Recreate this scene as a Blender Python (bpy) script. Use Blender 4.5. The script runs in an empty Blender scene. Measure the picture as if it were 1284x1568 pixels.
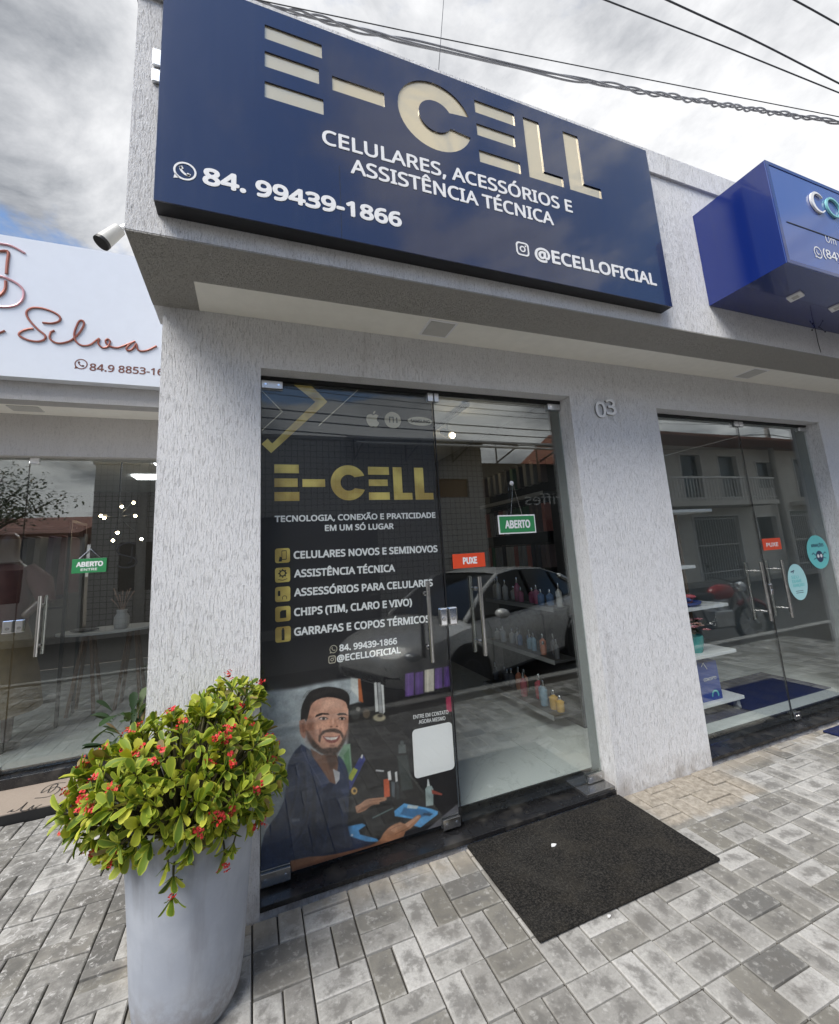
import bpy, bmesh, math, random
import numpy as np
from mathutils import Vector, Matrix, noise
random.seed(7)
S = bpy.context.scene
COL = S.collection
PI = math.pi
def R_(d): return math.radians(d)

# ------------------------------------------------------------------ camera
import numpy as _np
YAW, PITCH, ROLL, FPX = 0.375967762, 0.168896342, -0.0604889147, 663.67485
PPX, PPY, PW, PH = 642.412, 733.632, 1284.0, 1568.0
CAMP = _np.array([-0.01226, -2.25066, 1.48075])
def _rot(y, p, r):
    B = _np.array([[1,0,0],[0,0,-1],[0,1,0]], float)
    cy, sy, cp, sp, cr, sr = math.cos(y), math.sin(y), math.cos(p), math.sin(p), math.cos(r), math.sin(r)
    return _np.array([[cr,-sr,0],[sr,cr,0],[0,0,1]]) @ B @ _np.array([[1,0,0],[0,cp,sp],[0,-sp,cp]]) @ _np.array([[cy,-sy,0],[sy,cy,0],[0,0,1]])
RC = _rot(YAW, PITCH, ROLL)
def _ray(u, v): return RC.T @ _np.array([(u-PPX)/FPX, (v-PPY)/FPX, 1.0])
def onY(u, v, Y):            # surveyed point on the plane y = Y
    d = _ray(u, v); p = CAMP + d*(Y-CAMP[1])/d[1]; return (float(p[0]), float(p[2]))
cd = bpy.data.cameras.new('camera'); cam = bpy.data.objects.new('camera', cd); COL.objects.link(cam)
cd.sensor_fit = 'HORIZONTAL'; cd.sensor_width = 36.0; cd.lens = FPX/PW*36.0
cd.shift_x = (PW/2-PPX)/PW; cd.shift_y = (PPY-PH/2)/PW
cd.clip_start = 0.05; cd.clip_end = 900
M = Matrix(((RC[0][0], -RC[1][0], -RC[2][0], CAMP[0]), (RC[0][1], -RC[1][1], -RC[2][1], CAMP[1]), (RC[0][2], -RC[1][2], -RC[2][2], CAMP[2]), (0,0,0,1)))
cam.matrix_world = M
S.camera = cam

# ------------------------------------------------------------------ world and sun
SUN_EL, SUN_AZ = 52.0, 232.0       # azimuth clockwise from +Y
W = bpy.data.worlds.new('World'); S.world = W; W.use_nodes = True
wn, wl = W.node_tree.nodes, W.node_tree.links; wn.clear()
def WN(t, **k):
    n = wn.new(t)
    for a, b in k.items(): setattr(n, a, b)
    return n
wo = WN('ShaderNodeOutputWorld'); bg = WN('ShaderNodeBackground'); bg2 = WN('ShaderNodeBackground'); mx = WN('ShaderNodeMixShader')
sky = WN('ShaderNodeTexSky'); sky.sky_type = 'NISHITA'; sky.sun_disc = False
sky.sun_elevation = R_(SUN_EL); sky.sun_rotation = R_(SUN_AZ); sky.dust_density = 0.4; sky.ozone_density = 3.0
bg.inputs['Strength'].default_value = 0.11
wl.new(sky.outputs[0], bg.inputs['Color'])
tc = WN('ShaderNodeTexCoord'); sep = WN('ShaderNodeSeparateXYZ'); wl.new(tc.outputs['Generated'], sep.inputs[0])
def wmath(op, a, b=None, clamp=False):
    n = WN('ShaderNodeMath', operation=op, use_clamp=clamp)
    for i, x in enumerate((a, b)):
        if x is None: continue
        if isinstance(x, (int, float)): n.inputs[i].default_value = x
        else: wl.new(x, n.inputs[i])
    return n.outputs[0]
zz = wmath('ADD', wmath('MAXIMUM', sep.outputs[2], 0.0), 0.16)
cx_ = wmath('DIVIDE', sep.outputs[0], zz); cy_ = wmath('DIVIDE', sep.outputs[1], zz)
cb = WN('ShaderNodeCombineXYZ'); wl.new(cx_, cb.inputs[0]); wl.new(cy_, cb.inputs[1])
def wnoise(scale, detail, rough, off, dist=0.0):
    mp = WN('ShaderNodeMapping'); mp.inputs['Location'].default_value = off; wl.new(cb.outputs[0], mp.inputs[0])
    n = WN('ShaderNodeTexNoise'); n.inputs['Scale'].default_value = scale; n.inputs['Detail'].default_value = detail
    n.inputs['Roughness'].default_value = rough; n.inputs['Distortion'].default_value = dist
    wl.new(mp.outputs[0], n.inputs['Vector']); return n.outputs[0]
n1 = wnoise(0.85, 9, 0.60, (3.3, 1.7, 0), 0.25)
n2 = wnoise(2.4, 8, 0.58, (8.1, -4.2, 2))
# cloud cover: the deck thins towards the open street side (-Y)
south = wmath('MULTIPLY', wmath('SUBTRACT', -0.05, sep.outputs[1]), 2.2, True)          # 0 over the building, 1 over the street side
bank = wmath('MINIMUM', wmath('MAXIMUM', wmath('SUBTRACT', wmath('MULTIPLY', wmath('SUBTRACT', 0.335, sep.outputs[2]), 2.0), 0.045), -0.085), 0.12)
north = wmath('MULTIPLY', wmath('SUBTRACT', 1.0, south), 0.055)
thin = wmath('ADD', wmath('MULTIPLY', south, bank), north)
cov = wmath('ADD', wmath('ADD', n1, wmath('MULTIPLY', wmath('SUBTRACT', n2, 0.5), 0.35)), thin)
cr = WN('ShaderNodeMapRange'); cr.inputs['From Min'].default_value = 0.42; cr.inputs['From Max'].default_value = 0.50; cr.interpolation_type = 'SMOOTHSTEP'
wl.new(cov, cr.inputs[0])
n3 = wnoise(1.5, 9, 0.62, (-2.0, 5.0, 7), 0.4)
ramp = WN('ShaderNodeValToRGB'); wl.new(n3, ramp.inputs[0])
ramp.color_ramp.elements[0].position = 0.36; ramp.color_ramp.elements[0].color = (0.28, 0.30, 0.335, 1)
ramp.color_ramp.elements[1].position = 0.60; ramp.color_ramp.elements[1].color = (0.98, 0.985, 1.0, 1)
e = ramp.color_ramp.elements.new(0.47); e.color = (0.60, 0.615, 0.645, 1)
wl.new(ramp.outputs[0], bg2.inputs['Color']); wl.new(wmath('ADD', 0.55, wmath('MULTIPLY', wmath('MULTIPLY', south, wmath('SUBTRACT', 0.42, sep.outputs[2]), True), 0.9)), bg2.inputs['Strength'])      # cumulus low over the street brightened to show more in the glass
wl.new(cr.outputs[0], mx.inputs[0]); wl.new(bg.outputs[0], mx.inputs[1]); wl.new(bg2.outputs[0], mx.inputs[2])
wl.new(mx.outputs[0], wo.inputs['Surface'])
sd = bpy.data.lights.new('sun', 'SUN'); sun = bpy.data.objects.new('sun', sd); COL.objects.link(sun)
sd.energy = 2.4; sd.angle = R_(34); sd.color = (1.0, 0.96, 0.90)
saz = R_(SUN_AZ); sdir = Vector((math.sin(saz)*math.cos(R_(SUN_EL)), math.cos(saz)*math.cos(R_(SUN_EL)), math.sin(R_(SUN_EL))))
sun.rotation_euler = sdir.to_track_quat('Z', 'Y').to_euler()
S.view_settings.view_transform = 'Standard'; S.view_settings.look = 'None'; S.view_settings.gamma = 1
S.view_settings.exposure = 0.96; S.view_settings.use_curve_mapping = False
S.render.engine = 'CYCLES'
S.cycles.max_bounces = 8; S.cycles.transparent_max_bounces = 12; S.cycles.glossy_bounces = 4

# ------------------------------------------------------------------ helpers
def srgb(r, g, b):
    f = lambda c: (c/255)/12.92 if c/255 <= 0.04045 else ((c/255+0.055)/1.055)**2.4
    return (f(r), f(g), f(b), 1)
MATS = {}
class NT:
    def __init__(s, name):
        s.m = bpy.data.materials.new(name); s.m.use_nodes = True
        s.n, s.l = s.m.node_tree.nodes, s.m.node_tree.links; s.n.clear()
        s.out = s.n.new('ShaderNodeOutputMaterial')
    def N(s, t, **k):
        n = s.n.new(t)
        for a, b in k.items(): setattr(n, a, b)
        return n
    def L(s, a, b): s.l.new(a, b)
    def put(s, sock, v):
        if isinstance(v, (int, float)): sock.default_value = v
        elif isinstance(v, tuple): sock.default_value = v if len(v) == 4 or sock.type != 'RGBA' else v+(1,)
        else: s.L(v, sock)
    def math(s, op, a, b=None, clamp=False):
        n = s.N('ShaderNodeMath', operation=op, use_clamp=clamp); s.put(n.inputs[0], a)
        if b is not None: s.put(n.inputs[1], b)
        return n.outputs[0]
    def coord(s, kind='Object', scale=(1,1,1), loc=(0,0,0)):
        c = s.N('ShaderNodeTexCoord'); m = s.N('ShaderNodeMapping'); m.inputs['Scale'].default_value = scale; m.inputs['Location'].default_value = loc
        if kind == 'World':
            g = s.N('ShaderNodeNewGeometry'); s.L(g.outputs['Position'], m.inputs[0])
        else: s.L(c.outputs[kind], m.inputs[0])
        return m.outputs[0]
    def noise(s, vec, scale, detail=4, rough=0.55, dist=0.0):
        n = s.N('ShaderNodeTexNoise'); s.L(vec, n.inputs['Vector']); n.inputs['Scale'].default_value = scale
        n.inputs['Detail'].default_value = detail; n.inputs['Roughness'].default_value = rough; n.inputs['Distortion'].default_value = dist
        return n.outputs[0]
    def mr(s, v, a, b, c=0.0, d=1.0):
        n = s.N('ShaderNodeMapRange'); n.interpolation_type = 'SMOOTHSTEP'; s.L(v, n.inputs[0])
        n.inputs[1].default_value = a; n.inputs[2].default_value = b; n.inputs[3].default_value = c; n.inputs[4].default_value = d
        return n.outputs[0]
    def mix(s, fac, a, b, mode='MIX'):
        n = s.N('ShaderNodeMix', data_type='RGBA', blend_type=mode); s.put(n.inputs[0], fac); s.put(n.inputs[6], a); s.put(n.inputs[7], b)
        return n.outputs[2]
    def bump(s, h, strength=0.5, dist=0.01, normal=None):
        n = s.N('ShaderNodeBump'); s.L(h, n.inputs['Height']); n.inputs['Strength'].default_value = strength; n.inputs['Distance'].default_value = dist
        if normal is not None: s.L(normal, n.inputs['Normal'])
        return n.outputs[0]
    def bsdf(s, col, rough=0.6, metal=0.0, normal=None, coat=0.0, spec=0.5, emit=None, es=0.0, coat_rough=0.03):
        b = s.N('ShaderNodeBsdfPrincipled'); s.put(b.inputs['Base Color'], col); s.put(b.inputs['Roughness'], rough); s.put(b.inputs['Metallic'], metal)
        b.inputs['Specular IOR Level'].default_value = spec
        b.inputs['Coat Weight'].default_value = coat; b.inputs['Coat Roughness'].default_value = coat_rough
        if normal is not None: s.L(normal, b.inputs['Normal'])
        if emit is not None: s.put(b.inputs['Emission Color'], emit); b.inputs['Emission Strength'].default_value = es
        s.L(b.outputs[0], s.out.inputs[0]); return b
def simple(name, col, rough=0.6, metal=0.0, coat=0.0, spec=0.5, emit=None, es=0.0, wear=0.12, bump=0.0, scale=14, coat_rough=0.03):
    if name in MATS: return MATS[name]
    t = NT(name); v = t.coord('Object')
    n = t.noise(v, scale, 5)
    c = t.mix(t.mr(n, 0.3, 0.7, 0, wear), col, tuple(x*0.55 for x in col[:3])+(1,))
    nr = t.bump(n, bump, 0.004) if bump else None
    r = t.math('ADD', t.math('MULTIPLY', n, 0.12), max(rough-0.06, 0.01))
    t.bsdf(c, r, metal, nr, coat, spec, emit, es, coat_rough)
    MATS[name] = t.m; return t.m

class MB:
    def __init__(s): s.v = []; s.f = []; s.mi = []
    def add(s, vs, fs, mi=0):
        o = len(s.v); s.v += [tuple(map(float, p)) for p in vs]; s.f += [tuple(o+i for i in f) for f in fs]; s.mi += [mi]*len(fs); return s
    def box(s, x0, x1, y0, y1, z0, z1, mi=0):
        vs = [(x0,y0,z0),(x1,y0,z0),(x1,y1,z0),(x0,y1,z0),(x0,y0,z1),(x1,y0,z1),(x1,y1,z1),(x0,y1,z1)]
        return s.add(vs, [(3,2,1,0),(4,5,6,7),(0,1,5,4),(1,2,6,5),(2,3,7,6),(3,0,4,7)], mi)
    def bbox(s, x0, x1, y0, y1, z0, z1, b=0.004, mi=0):     # box with chamfered edges
        bm = bmesh.new(); r = bmesh.ops.create_cube(bm, size=1)
        for v in bm.verts: v.co = Vector(((x0+x1)/2+v.co.x*(x1-x0), (y0+y1)/2+v.co.y*(y1-y0), (z0+z1)/2+v.co.z*(z1-z0)))
        bmesh.ops.bevel(bm, geom=bm.edges[:], offset=b, segments=2, affect='EDGES', profile=0.5)
        s.frombm(bm, mi); return s
    def frombm(s, bm, mi=0):
        bm.verts.index_update(); s.add([v.co[:] for v in bm.verts], [tuple(v.index for v in f.verts) for f in bm.faces], mi); bm.free(); return s
    def prism(s, pts, axis, a, b, mi=0):      # polygon (2D) extruded along axis from a to b
        n = len(pts)
        def P(p, t):
            return {'y': (p[0], t, p[1]), 'x': (t, p[0], p[1]), 'z': (p[0], p[1], t)}[axis]
        vs = [P(p, a) for p in pts]+[P(p, b) for p in pts]
        fs = [tuple(range(n)), tuple(range(2*n-1, n-1, -1))]+[(i, n+i, n+(i+1) % n, (i+1) % n) for i in range(n)]
        return s.add(vs, fs, mi)
    def tube(s, pts, r, n=8, mi=0, caps=True):
        pts = [Vector(p) for p in pts]; rs = r if isinstance(r, (list, tuple)) else [r]*len(pts)
        vs = []; up = None
        for i, p in enumerate(pts):
            t = (pts[min(i+1, len(pts)-1)]-pts[max(i-1, 0)]).normalized()
            if up is None: up = t.orthogonal().normalized()
            a = (up-t*up.dot(t))
            a = a.normalized() if a.length > 1e-6 else t.orthogonal().normalized(); up = a; b = t.cross(a)
            for k in range(n):
                w = 2*PI*k/n; vs.append(tuple(p+(a*math.cos(w)+b*math.sin(w))*rs[i]))
        fs = [(i*n+k, i*n+(k+1) % n, (i+1)*n+(k+1) % n, (i+1)*n+k) for i in range(len(pts)-1) for k in range(n)]
        if caps: fs += [tuple(range(n-1, -1, -1)), tuple((len(pts)-1)*n+k for k in range(n))]
        return s.add(vs, fs, mi)
    def lathe(s, prof, c, n=24, mi=0, M4=None):    # prof: (r, z) list
        vs = []; fs = []
        for r, z in prof:
            for k in range(n):
                w = 2*PI*k/n; p = Vector((r*math.cos(w), r*math.sin(w), z))
                if M4 is not None: p = M4 @ p
                vs.append((p.x+c[0], p.y+c[1], p.z+c[2]))
        for i in range(len(prof)-1):
            for k in range(n): fs.append((i*n+k, i*n+(k+1) % n, (i+1)*n+(k+1) % n, (i+1)*n+k))
        fs += [tuple(range(n-1, -1, -1)), tuple((len(prof)-1)*n+k for k in range(n))]
        return s.add(vs, fs, mi)
    def ball(s, c, r, sz=(1,1,1), n=10, mi=0, M4=None):
        prof = [(max(math.sin(PI*i/n), 0.01)*r, -math.cos(PI*i/n)*r) for i in range(n+1)]
        T = Matrix.Diagonal((sz[0], sz[1], sz[2], 1)); T = M4 @ T if M4 is not None else T
        return s.lathe(prof, c, n+4, mi, T)
def wloc(o):
    p = Vector((0,0,0)); 
    while o: p += o.location; o = o.parent
    return p
def obj(name, mb, mats, parent=None, local=False, smooth=False, loc=None):
    me = bpy.data.meshes.new(name)
    if loc is None: loc = (0,0,0)
    if not local:
        xs = [p[0] for p in mb.v]; ys = [p[1] for p in mb.v]; zs = [p[2] for p in mb.v]
        c = Vector(((min(xs)+max(xs))/2, (min(ys)+max(ys))/2, min(zs)))
        vs = [(p[0]-c.x, p[1]-c.y, p[2]-c.z) for p in mb.v]
        loc = c-(wloc(parent) if parent else Vector((0,0,0)))
    else: vs = mb.v
    me.from_pydata(vs, [], mb.f)
    ml = mats if isinstance(mats, (list, tuple)) else [mats]
    for m in ml: me.materials.append(m)
    if len(ml) > 1: me.polygons.foreach_set('material_index', mb.mi)
    if smooth:
        me.polygons.foreach_set('use_smooth', [True]*len(mb.f))
        try: me.set_sharp_from_angle(angle=R_(40))
        except Exception: pass
    me.update()
    o = bpy.data.objects.new(name, me); COL.objects.link(o); o.location = loc
    if parent: o.parent = parent
    return o
def fixn(o):
    bm = bmesh.new(); bm.from_mesh(o.data); bmesh.ops.recalc_face_normals(bm, faces=bm.faces[:]); bm.to_mesh(o.data); bm.free(); return o
def tag(o, label, cat, group=None):
    o['label'] = label; o['category'] = cat
    if group: o['group'] = group
    return o
def thing(name, label, cat, loc=(0,0,0), group=None, rz=0):
    o = bpy.data.objects.new(name, None); COL.objects.link(o); o.location = loc; o.rotation_euler[2] = rz; o.empty_display_size = 0.1
    return tag(o, label, cat, group)
def struct(o): o['kind'] = 'structure'; return o
def copytree(o, parent=None):
    c = o.copy(); COL.objects.link(c); c.parent = parent
    for ch in o.children: copytree(ch, c)
    return c
_tc = {}
FONT = None
try:      # the sans face that ships with Blender itself
    import os
    FONT = bpy.data.fonts.load(os.path.join(bpy.utils.resource_path('LOCAL'), 'datafiles', 'fonts', 'NotoSansHebrew-Regular.woff2'))
except Exception: FONT = None
def glyphs(s, bold=0.0, depth=0.0):
    """mesh of a string in the default face; returns verts (x, y, depth), faces"""
    k = (s, bold, depth)
    if k in _tc: return _tc[k]
    cu = bpy.data.curves.new('text', 'FONT'); cu.body = s; cu.size = 1
    if FONT: cu.font = FONT
    cu.offset = bold; cu.extrude = depth/2; cu.resolution_u = 4
    o = bpy.data.objects.new('text', cu); COL.objects.link(o)
    dg = bpy.context.evaluated_depsgraph_get(); me = bpy.data.meshes.new_from_object(o.evaluated_get(dg))
    vs = [v.co[:] for v in me.vertices]; fs = [tuple(p.vertices) for p in me.polygons]
    bpy.data.objects.remove(o); bpy.data.meshes.remove(me); bpy.data.curves.remove(cu)
    _tc[k] = (vs, fs); return _tc[k]
CAP = None
def text(mb, s, x0, x1, z, cap, Y, bold=0.03, depth=0.0, mirror=False, zr=None, fn=None):
    """letters standing on the plane y = Y between x0 and x1, baseline z (zr at the right end), facing -Y"""
    global CAP
    if CAP is None:
        v, _ = glyphs('H', 0.0); CAP = max(p[1] for p in v)-min(p[1] for p in v)
    vs, fs = glyphs(s, 0.0, 0.2 if depth else 0.0)
    a = min(p[0] for p in vs); b = max(p[0] for p in vs); k = cap/CAP
    wx = (x1-x0)/(b-a); n = 8 if bold > 0 else 0
    for c in range(n+1):     # heavier weight: the outline repeated a hair's breadth round the first
        w = 2*PI*c/8; dx, dz = (0, 0) if c == n else (bold*k*math.cos(w), bold*k*math.sin(w)); ys = (n-c)*0.00004 if c < n else 0.0
        out = []
        for p in vs:
            u = (p[0]-a)/(b-a); zb = z+((zr-z)*u if zr is not None else 0)
            x = x0+(x1-x0)*(1-u if mirror else u)
            y = Y-(p[2]/0.2+0.5)*depth if depth else Y
            out.append((x+dx, y-ys, zb+p[1]*k+dz))
        mb.add(out, fs)
    return mb
def poly(mb, pts, Y, th=0.0, mi=0):
    if th: mb.prism(pts, 'y', Y, Y-th, mi)
    else: mb.add([(p[0], Y, p[1]) for p in pts], [tuple(range(len(pts)))], mi)
    return mb
def stroke(pts, w):     # ribbon outline quads for 2D polyline, returns list of quads
    out = []; L = []; Rr = []
    for i, p in enumerate(pts):
        a = pts[max(i-1, 0)]; b = pts[min(i+1, len(pts)-1)]; d = Vector((b[0]-a[0], b[1]-a[1]))
        d = d.normalized() if d.length > 1e-9 else Vector((1, 0)); n = Vector((-d.y, d.x))*w/2
        L.append((p[0]+n.x, p[1]+n.y)); Rr.append((p[0]-n.x, p[1]-n.y))
    return [(L[i], L[i+1], Rr[i+1], Rr[i]) for i in range(len(pts)-1)]
def smoothpts(pts, k=5):
    out = []
    n = len(pts)
    for i in range(n-1):
        p0, p1, p2, p3 = pts[max(i-1, 0)], pts[i], pts[i+1], pts[min(i+2, n-1)]
        for j in range(k):
            t = j/k; out.append(tuple(0.5*(2*p1[c]+(p2[c]-p0[c])*t+(2*p0[c]-5*p1[c]+4*p2[c]-p3[c])*t*t+(3*p1[c]-p0[c]-3*p2[c]+p3[c])*t**3) for c in range(len(p1))))
    out.append(tuple(pts[-1])); return out
def ribbon(mb, pts, w, Y, th=0.0, mi=0):
    q = stroke(pts, w)
    for a in q: poly(mb, list(a), Y, th, mi)
    return mb
def circ(cx, cz, r, n=28, a0=0, a1=2*PI, rz=None):
    rz = rz or r
    return [(cx+r*math.cos(a0+(a1-a0)*i/n), cz+rz*math.sin(a0+(a1-a0)*i/n)) for i in range(n+(0 if abs(a1-a0-2*PI) < 1e-6 else 1))]
def rrect(x0, x1, z0, z1, r, n=5):
    out = []
    for cx, cz, a in ((x1-r, z1-r, 0), (x0+r, z1-r, PI/2), (x0+r, z0+r, PI), (x1-r, z0+r, 1.5*PI)):
        for i in range(n+1): out.append((cx+r*math.cos(a+PI/2*i/n), cz+r*math.sin(a+PI/2*i/n)))
    return out
def ringquads(mb, outer, inner, Y, th=0.0, mi=0):
    n = len(outer)
    for i in range(n):
        j = (i+1) % n; poly(mb, [outer[i], outer[j], inner[j], inner[i]], Y, th, mi)
def whatsapp(mb, cx, cz, r, Y, th=0.0, mi=0):
    ringquads(mb, circ(cx, cz, r), circ(cx, cz, r*0.82), Y, th, mi)
    poly(mb, [(cx-r*0.95, cz-r), (cx-r*0.45, cz-r*0.84), (cx-r*0.84, cz-r*0.45)], Y, th, mi)
    pts = smoothpts([(cx-r*0.38, cz+r*0.42), (cx-r*0.36, cz+r*0.1), (cx-r*0.1, cz-r*0.24), (cx+r*0.2, cz-r*0.38), (cx+r*0.44, cz-r*0.34)], 4)
    ribbon(mb, pts, r*0.2, Y, th, mi)
    ribbon(mb, [(cx-r*0.4, cz+r*0.46), (cx-r*0.26, cz+r*0.18)], r*0.3, Y, th, mi)
    ribbon(mb, [(cx+r*0.16, cz-r*0.26), (cx+r*0.46, cz-r*0.38)], r*0.3, Y, th, mi)
def instagram(mb, cx, cz, r, Y, th=0.0, mi=0):
    o = rrect(cx-r, cx+r, cz-r, cz+r, r*0.5); i = rrect(cx-r*0.78, cx+r*0.78, cz-r*0.78, cz+r*0.78, r*0.36)
    ringquads(mb, o, i, Y, th, mi)
    ringquads(mb, circ(cx, cz, r*0.46, 20), circ(cx, cz, r*0.27, 20), Y, th, mi)
    poly(mb, circ(cx+r*0.5, cz+r*0.5, r*0.13, 8), Y, th, mi)

# ------------------------------------------------------------------ materials
def m_stucco(name, col, streak=True, strength=0.9):
    t = NT(name); v = t.coord('World', (1,1,1)); vs = t.coord('World', (1.0, 1.0, 0.13 if streak else 1.0)); vg = t.coord('World', (1,1,0.4))
    a = t.noise(vs, 150, 4, 0.65, 0.35); a2 = t.noise(t.coord('World', (1,1,0.2)), 70, 4, 0.6, 0.3); b = t.noise(vg, 330, 4, 0.75); big = t.noise(v, 1.3, 5, 0.6); dr = t.noise(t.coord('World', (1,1,0.12)), 6, 4, 0.6)
    pits = t.math('MULTIPLY', t.mr(a, 0.28, 0.50, 0, 1), t.mr(a2, 0.24, 0.42, 0.35, 1))
    h = t.math('ADD', t.math('MULTIPLY', pits, 0.6), t.math('MULTIPLY', b, 0.9))
    c = t.mix(t.math('MULTIPLY', t.mr(big, 0.35, 0.7), 0.12), col, (col[0]*0.78, col[1]*0.76, col[2]*0.72, 1))
    c = t.mix(t.math('MULTIPLY', t.mr(dr, 0.5, 0.75), 0.12), c, (0.40, 0.38, 0.35, 1))
    g = t.N('ShaderNodeNewGeometry'); sp = t.N('ShaderNodeSeparateXYZ'); t.L(g.outputs['Position'], sp.inputs[0])
    low = t.math('MULTIPLY', t.mr(sp.outputs[2], 0.0, 0.16, 1, 0), t.mr(t.noise(v, 9, 5), 0.3, 0.65))
    c = t.mix(t.math('MULTIPLY', low, 0.6), c, (0.30, 0.25, 0.20, 1))
    spl = t.math('MULTIPLY', t.mr(sp.outputs[2], 0.0, 0.55, 1, 0), t.mr(t.noise(v, 22, 6, 0.7), 0.5, 0.72)); c = t.mix(t.math('MULTIPLY', spl, 0.35), c, (0.38, 0.33, 0.27, 1))
    rs_ = t.math('MULTIPLY', t.mr(t.noise(t.coord('World', (1,1,0.045)), 11, 5, 0.65), 0.52, 0.70), t.mr(t.noise(v, 0.9, 3), 0.4, 0.6)); c = t.mix(t.math('MULTIPLY', rs_, 0.18), c, (0.40, 0.37, 0.33, 1))
    c = t.mix(t.math('MULTIPLY', t.math('SUBTRACT', 1.0, pits), 0.24), c, (0.33, 0.32, 0.31, 1))
    c = t.mix(t.math('MULTIPLY', t.mr(t.noise(vg, 190, 3, 0.7), 0.47, 0.30, 0, 1), 0.5), c, (0.30, 0.29, 0.28, 1))
    t.bsdf(c, 0.9, normal=t.bump(h, strength, 0.009), spec=0.25); return t.m
STUCCO = m_stucco('stucco_white', (0.86, 0.86, 0.865, 1))
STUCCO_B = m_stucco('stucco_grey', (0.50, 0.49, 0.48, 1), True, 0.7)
STUCCO_R = m_stucco('stucco_neighbour', (0.56, 0.54, 0.52, 1), True, 0.6)
PLASTER = simple('plaster_smooth', (0.86, 0.84, 0.77, 1), 0.8, wear=0.1)
CEIL = simple('ceiling_paint', (0.55, 0.55, 0.54, 1), 0.85)
WALL_IN = simple('interior_paint_dark', (0.17, 0.17, 0.175, 1), 0.7)
WALL_LT = simple('interior_paint_light', (0.50, 0.52, 0.52, 1), 0.7)
WALL_BR = simple('interior_paint_brown', (0.10, 0.085, 0.075, 1), 0.7)
STEEL = simple('brushed_steel', (0.62, 0.61, 0.59, 1), 0.22, 1.0, wear=0.25, scale=40)
CHROME = simple('chrome', (0.80, 0.80, 0.80, 1), 0.10, 1.0)
ALU = simple('aluminium_satin', (0.70, 0.71, 0.72, 1), 0.35, 1.0)
BLACK = simple('black_plastic', (0.012, 0.012, 0.013, 1), 0.45)
SEAL = simple('rubber_seal', (0.01, 0.01, 0.011, 1), 0.6)
WHITE = simple('white_paint', (0.80, 0.80, 0.80, 1), 0.45, wear=0.05)
WHITEP = simple('white_print', (0.80, 0.80, 0.79, 1), 0.5, wear=0.03)
WOODB = simple('brown_wood', (0.11, 0.055, 0.025, 1), 0.5, wear=0.5, scale=30)
DARKMET = simple('dark_metal', (0.03, 0.03, 0.032, 1), 0.4, 0.6)
def m_navy(name, col, dirt=0.12):
    t = NT(name); v = t.coord('World', (1,1,0.25)); n = t.noise(v, 5, 6, 0.6); s = t.noise(t.coord('World', (1,1,0.06)), 22, 4, 0.6)
    c = t.mix(t.math('MULTIPLY', t.mr(s, 0.5, 0.8), dirt), col, (0.06, 0.065, 0.085, 1))
    r = t.math('ADD', t.math('MULTIPLY', n, 0.16), 0.12)
    w = t.noise(t.coord('World', (1,1,1)), 1.6, 2)
    t.bsdf(c, r, 0.0, None, 0.9, 0.5, coat_rough=0.035); return t.m
NAVY = m_navy('navy_composite_panel', (0.0042, 0.0105, 0.050, 1))
ROYAL = m_navy('royal_blue_panel', (0.003, 0.017, 0.150, 1), 0.1)
def m_gold():
    t = NT('gold_mirror_acrylic'); v = t.coord('World', (1,1,1)); w = t.noise(v, 3.2, 2, 0.5, 0.8)
    t.bsdf((0.76, 0.65, 0.44, 1), 0.18, 0.5, t.bump(w, 0.35, 0.03), coat=0.4); return t.m
GOLD = m_gold()
def m_goldprint():
    t = NT('gold_print'); v = t.coord('World', (1,1,1)); n = t.noise(v, 5.5, 3, 0.5)
    c = t.mix(t.mr(n, 0.35, 0.65), (0.40, 0.28, 0.07, 1), (0.74, 0.60, 0.17, 1)); t.bsdf(c, 0.4); return t.m
GOLDP = m_goldprint()
VINYL = simple('dark_vinyl_print', (0.017, 0.016, 0.018, 1), 0.45, wear=0.3, scale=3)
def m_glass(name, tint, f0):
    t = NT(name); lw = t.N('ShaderNodeLayerWeight'); lw.inputs[0].default_value = 0.5
    p = t.math('POWER', lw.outputs['Facing'], 5.0); F = t.math('ADD', t.math('MULTIPLY', p, 1-f0), f0, True)
    tr = t.N('ShaderNodeBsdfTransparent'); tr.inputs[0].default_value = tint
    gl = t.N('ShaderNodeBsdfGlossy'); gl.inputs['Roughness'].default_value = 0.0; gl.inputs['Color'].default_value = (0.97, 1, 0.99, 1)
    w = t.noise(t.coord('World'), 1.1, 1); nb = t.bump(w, 0.04, 0.02); t.L(nb, gl.inputs['Normal'])
    m = t.N('ShaderNodeMixShader'); t.L(F, m.inputs[0]); t.L(tr.outputs[0], m.inputs[1]); t.L(gl.outputs[0], m.inputs[2]); t.L(m.outputs[0], t.out.inputs[0]); return t.m
GLASS = m_glass('tempered_glass', (0.955, 0.975, 0.968, 1), 0.095)
GLASSP = m_glass('poster_pane_glass', (0.97, 0.98, 0.975, 1), 0.034)
GLASSB = m_glass('bottle_glass', (0.75, 0.8, 0.85, 1), 0.06)
def m_granite():
    t = NT('black_granite'); v = t.coord('World'); n = t.noise(v, 240, 3, 0.7); m = t.noise(v, 9, 4)
    c = t.mix(t.mr(n, 0.62, 0.72), (0.012, 0.012, 0.013, 1), (0.16, 0.16, 0.16, 1))
    c = t.mix(t.math('MULTIPLY', t.mr(m, 0.5, 0.75), 0.35), c, (0.12, 0.11, 0.095, 1))
    t.bsdf(c, t.math('ADD', t.math('MULTIPLY', m, 0.35), 0.1)); return t.m
GRANITE = m_granite()
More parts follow.
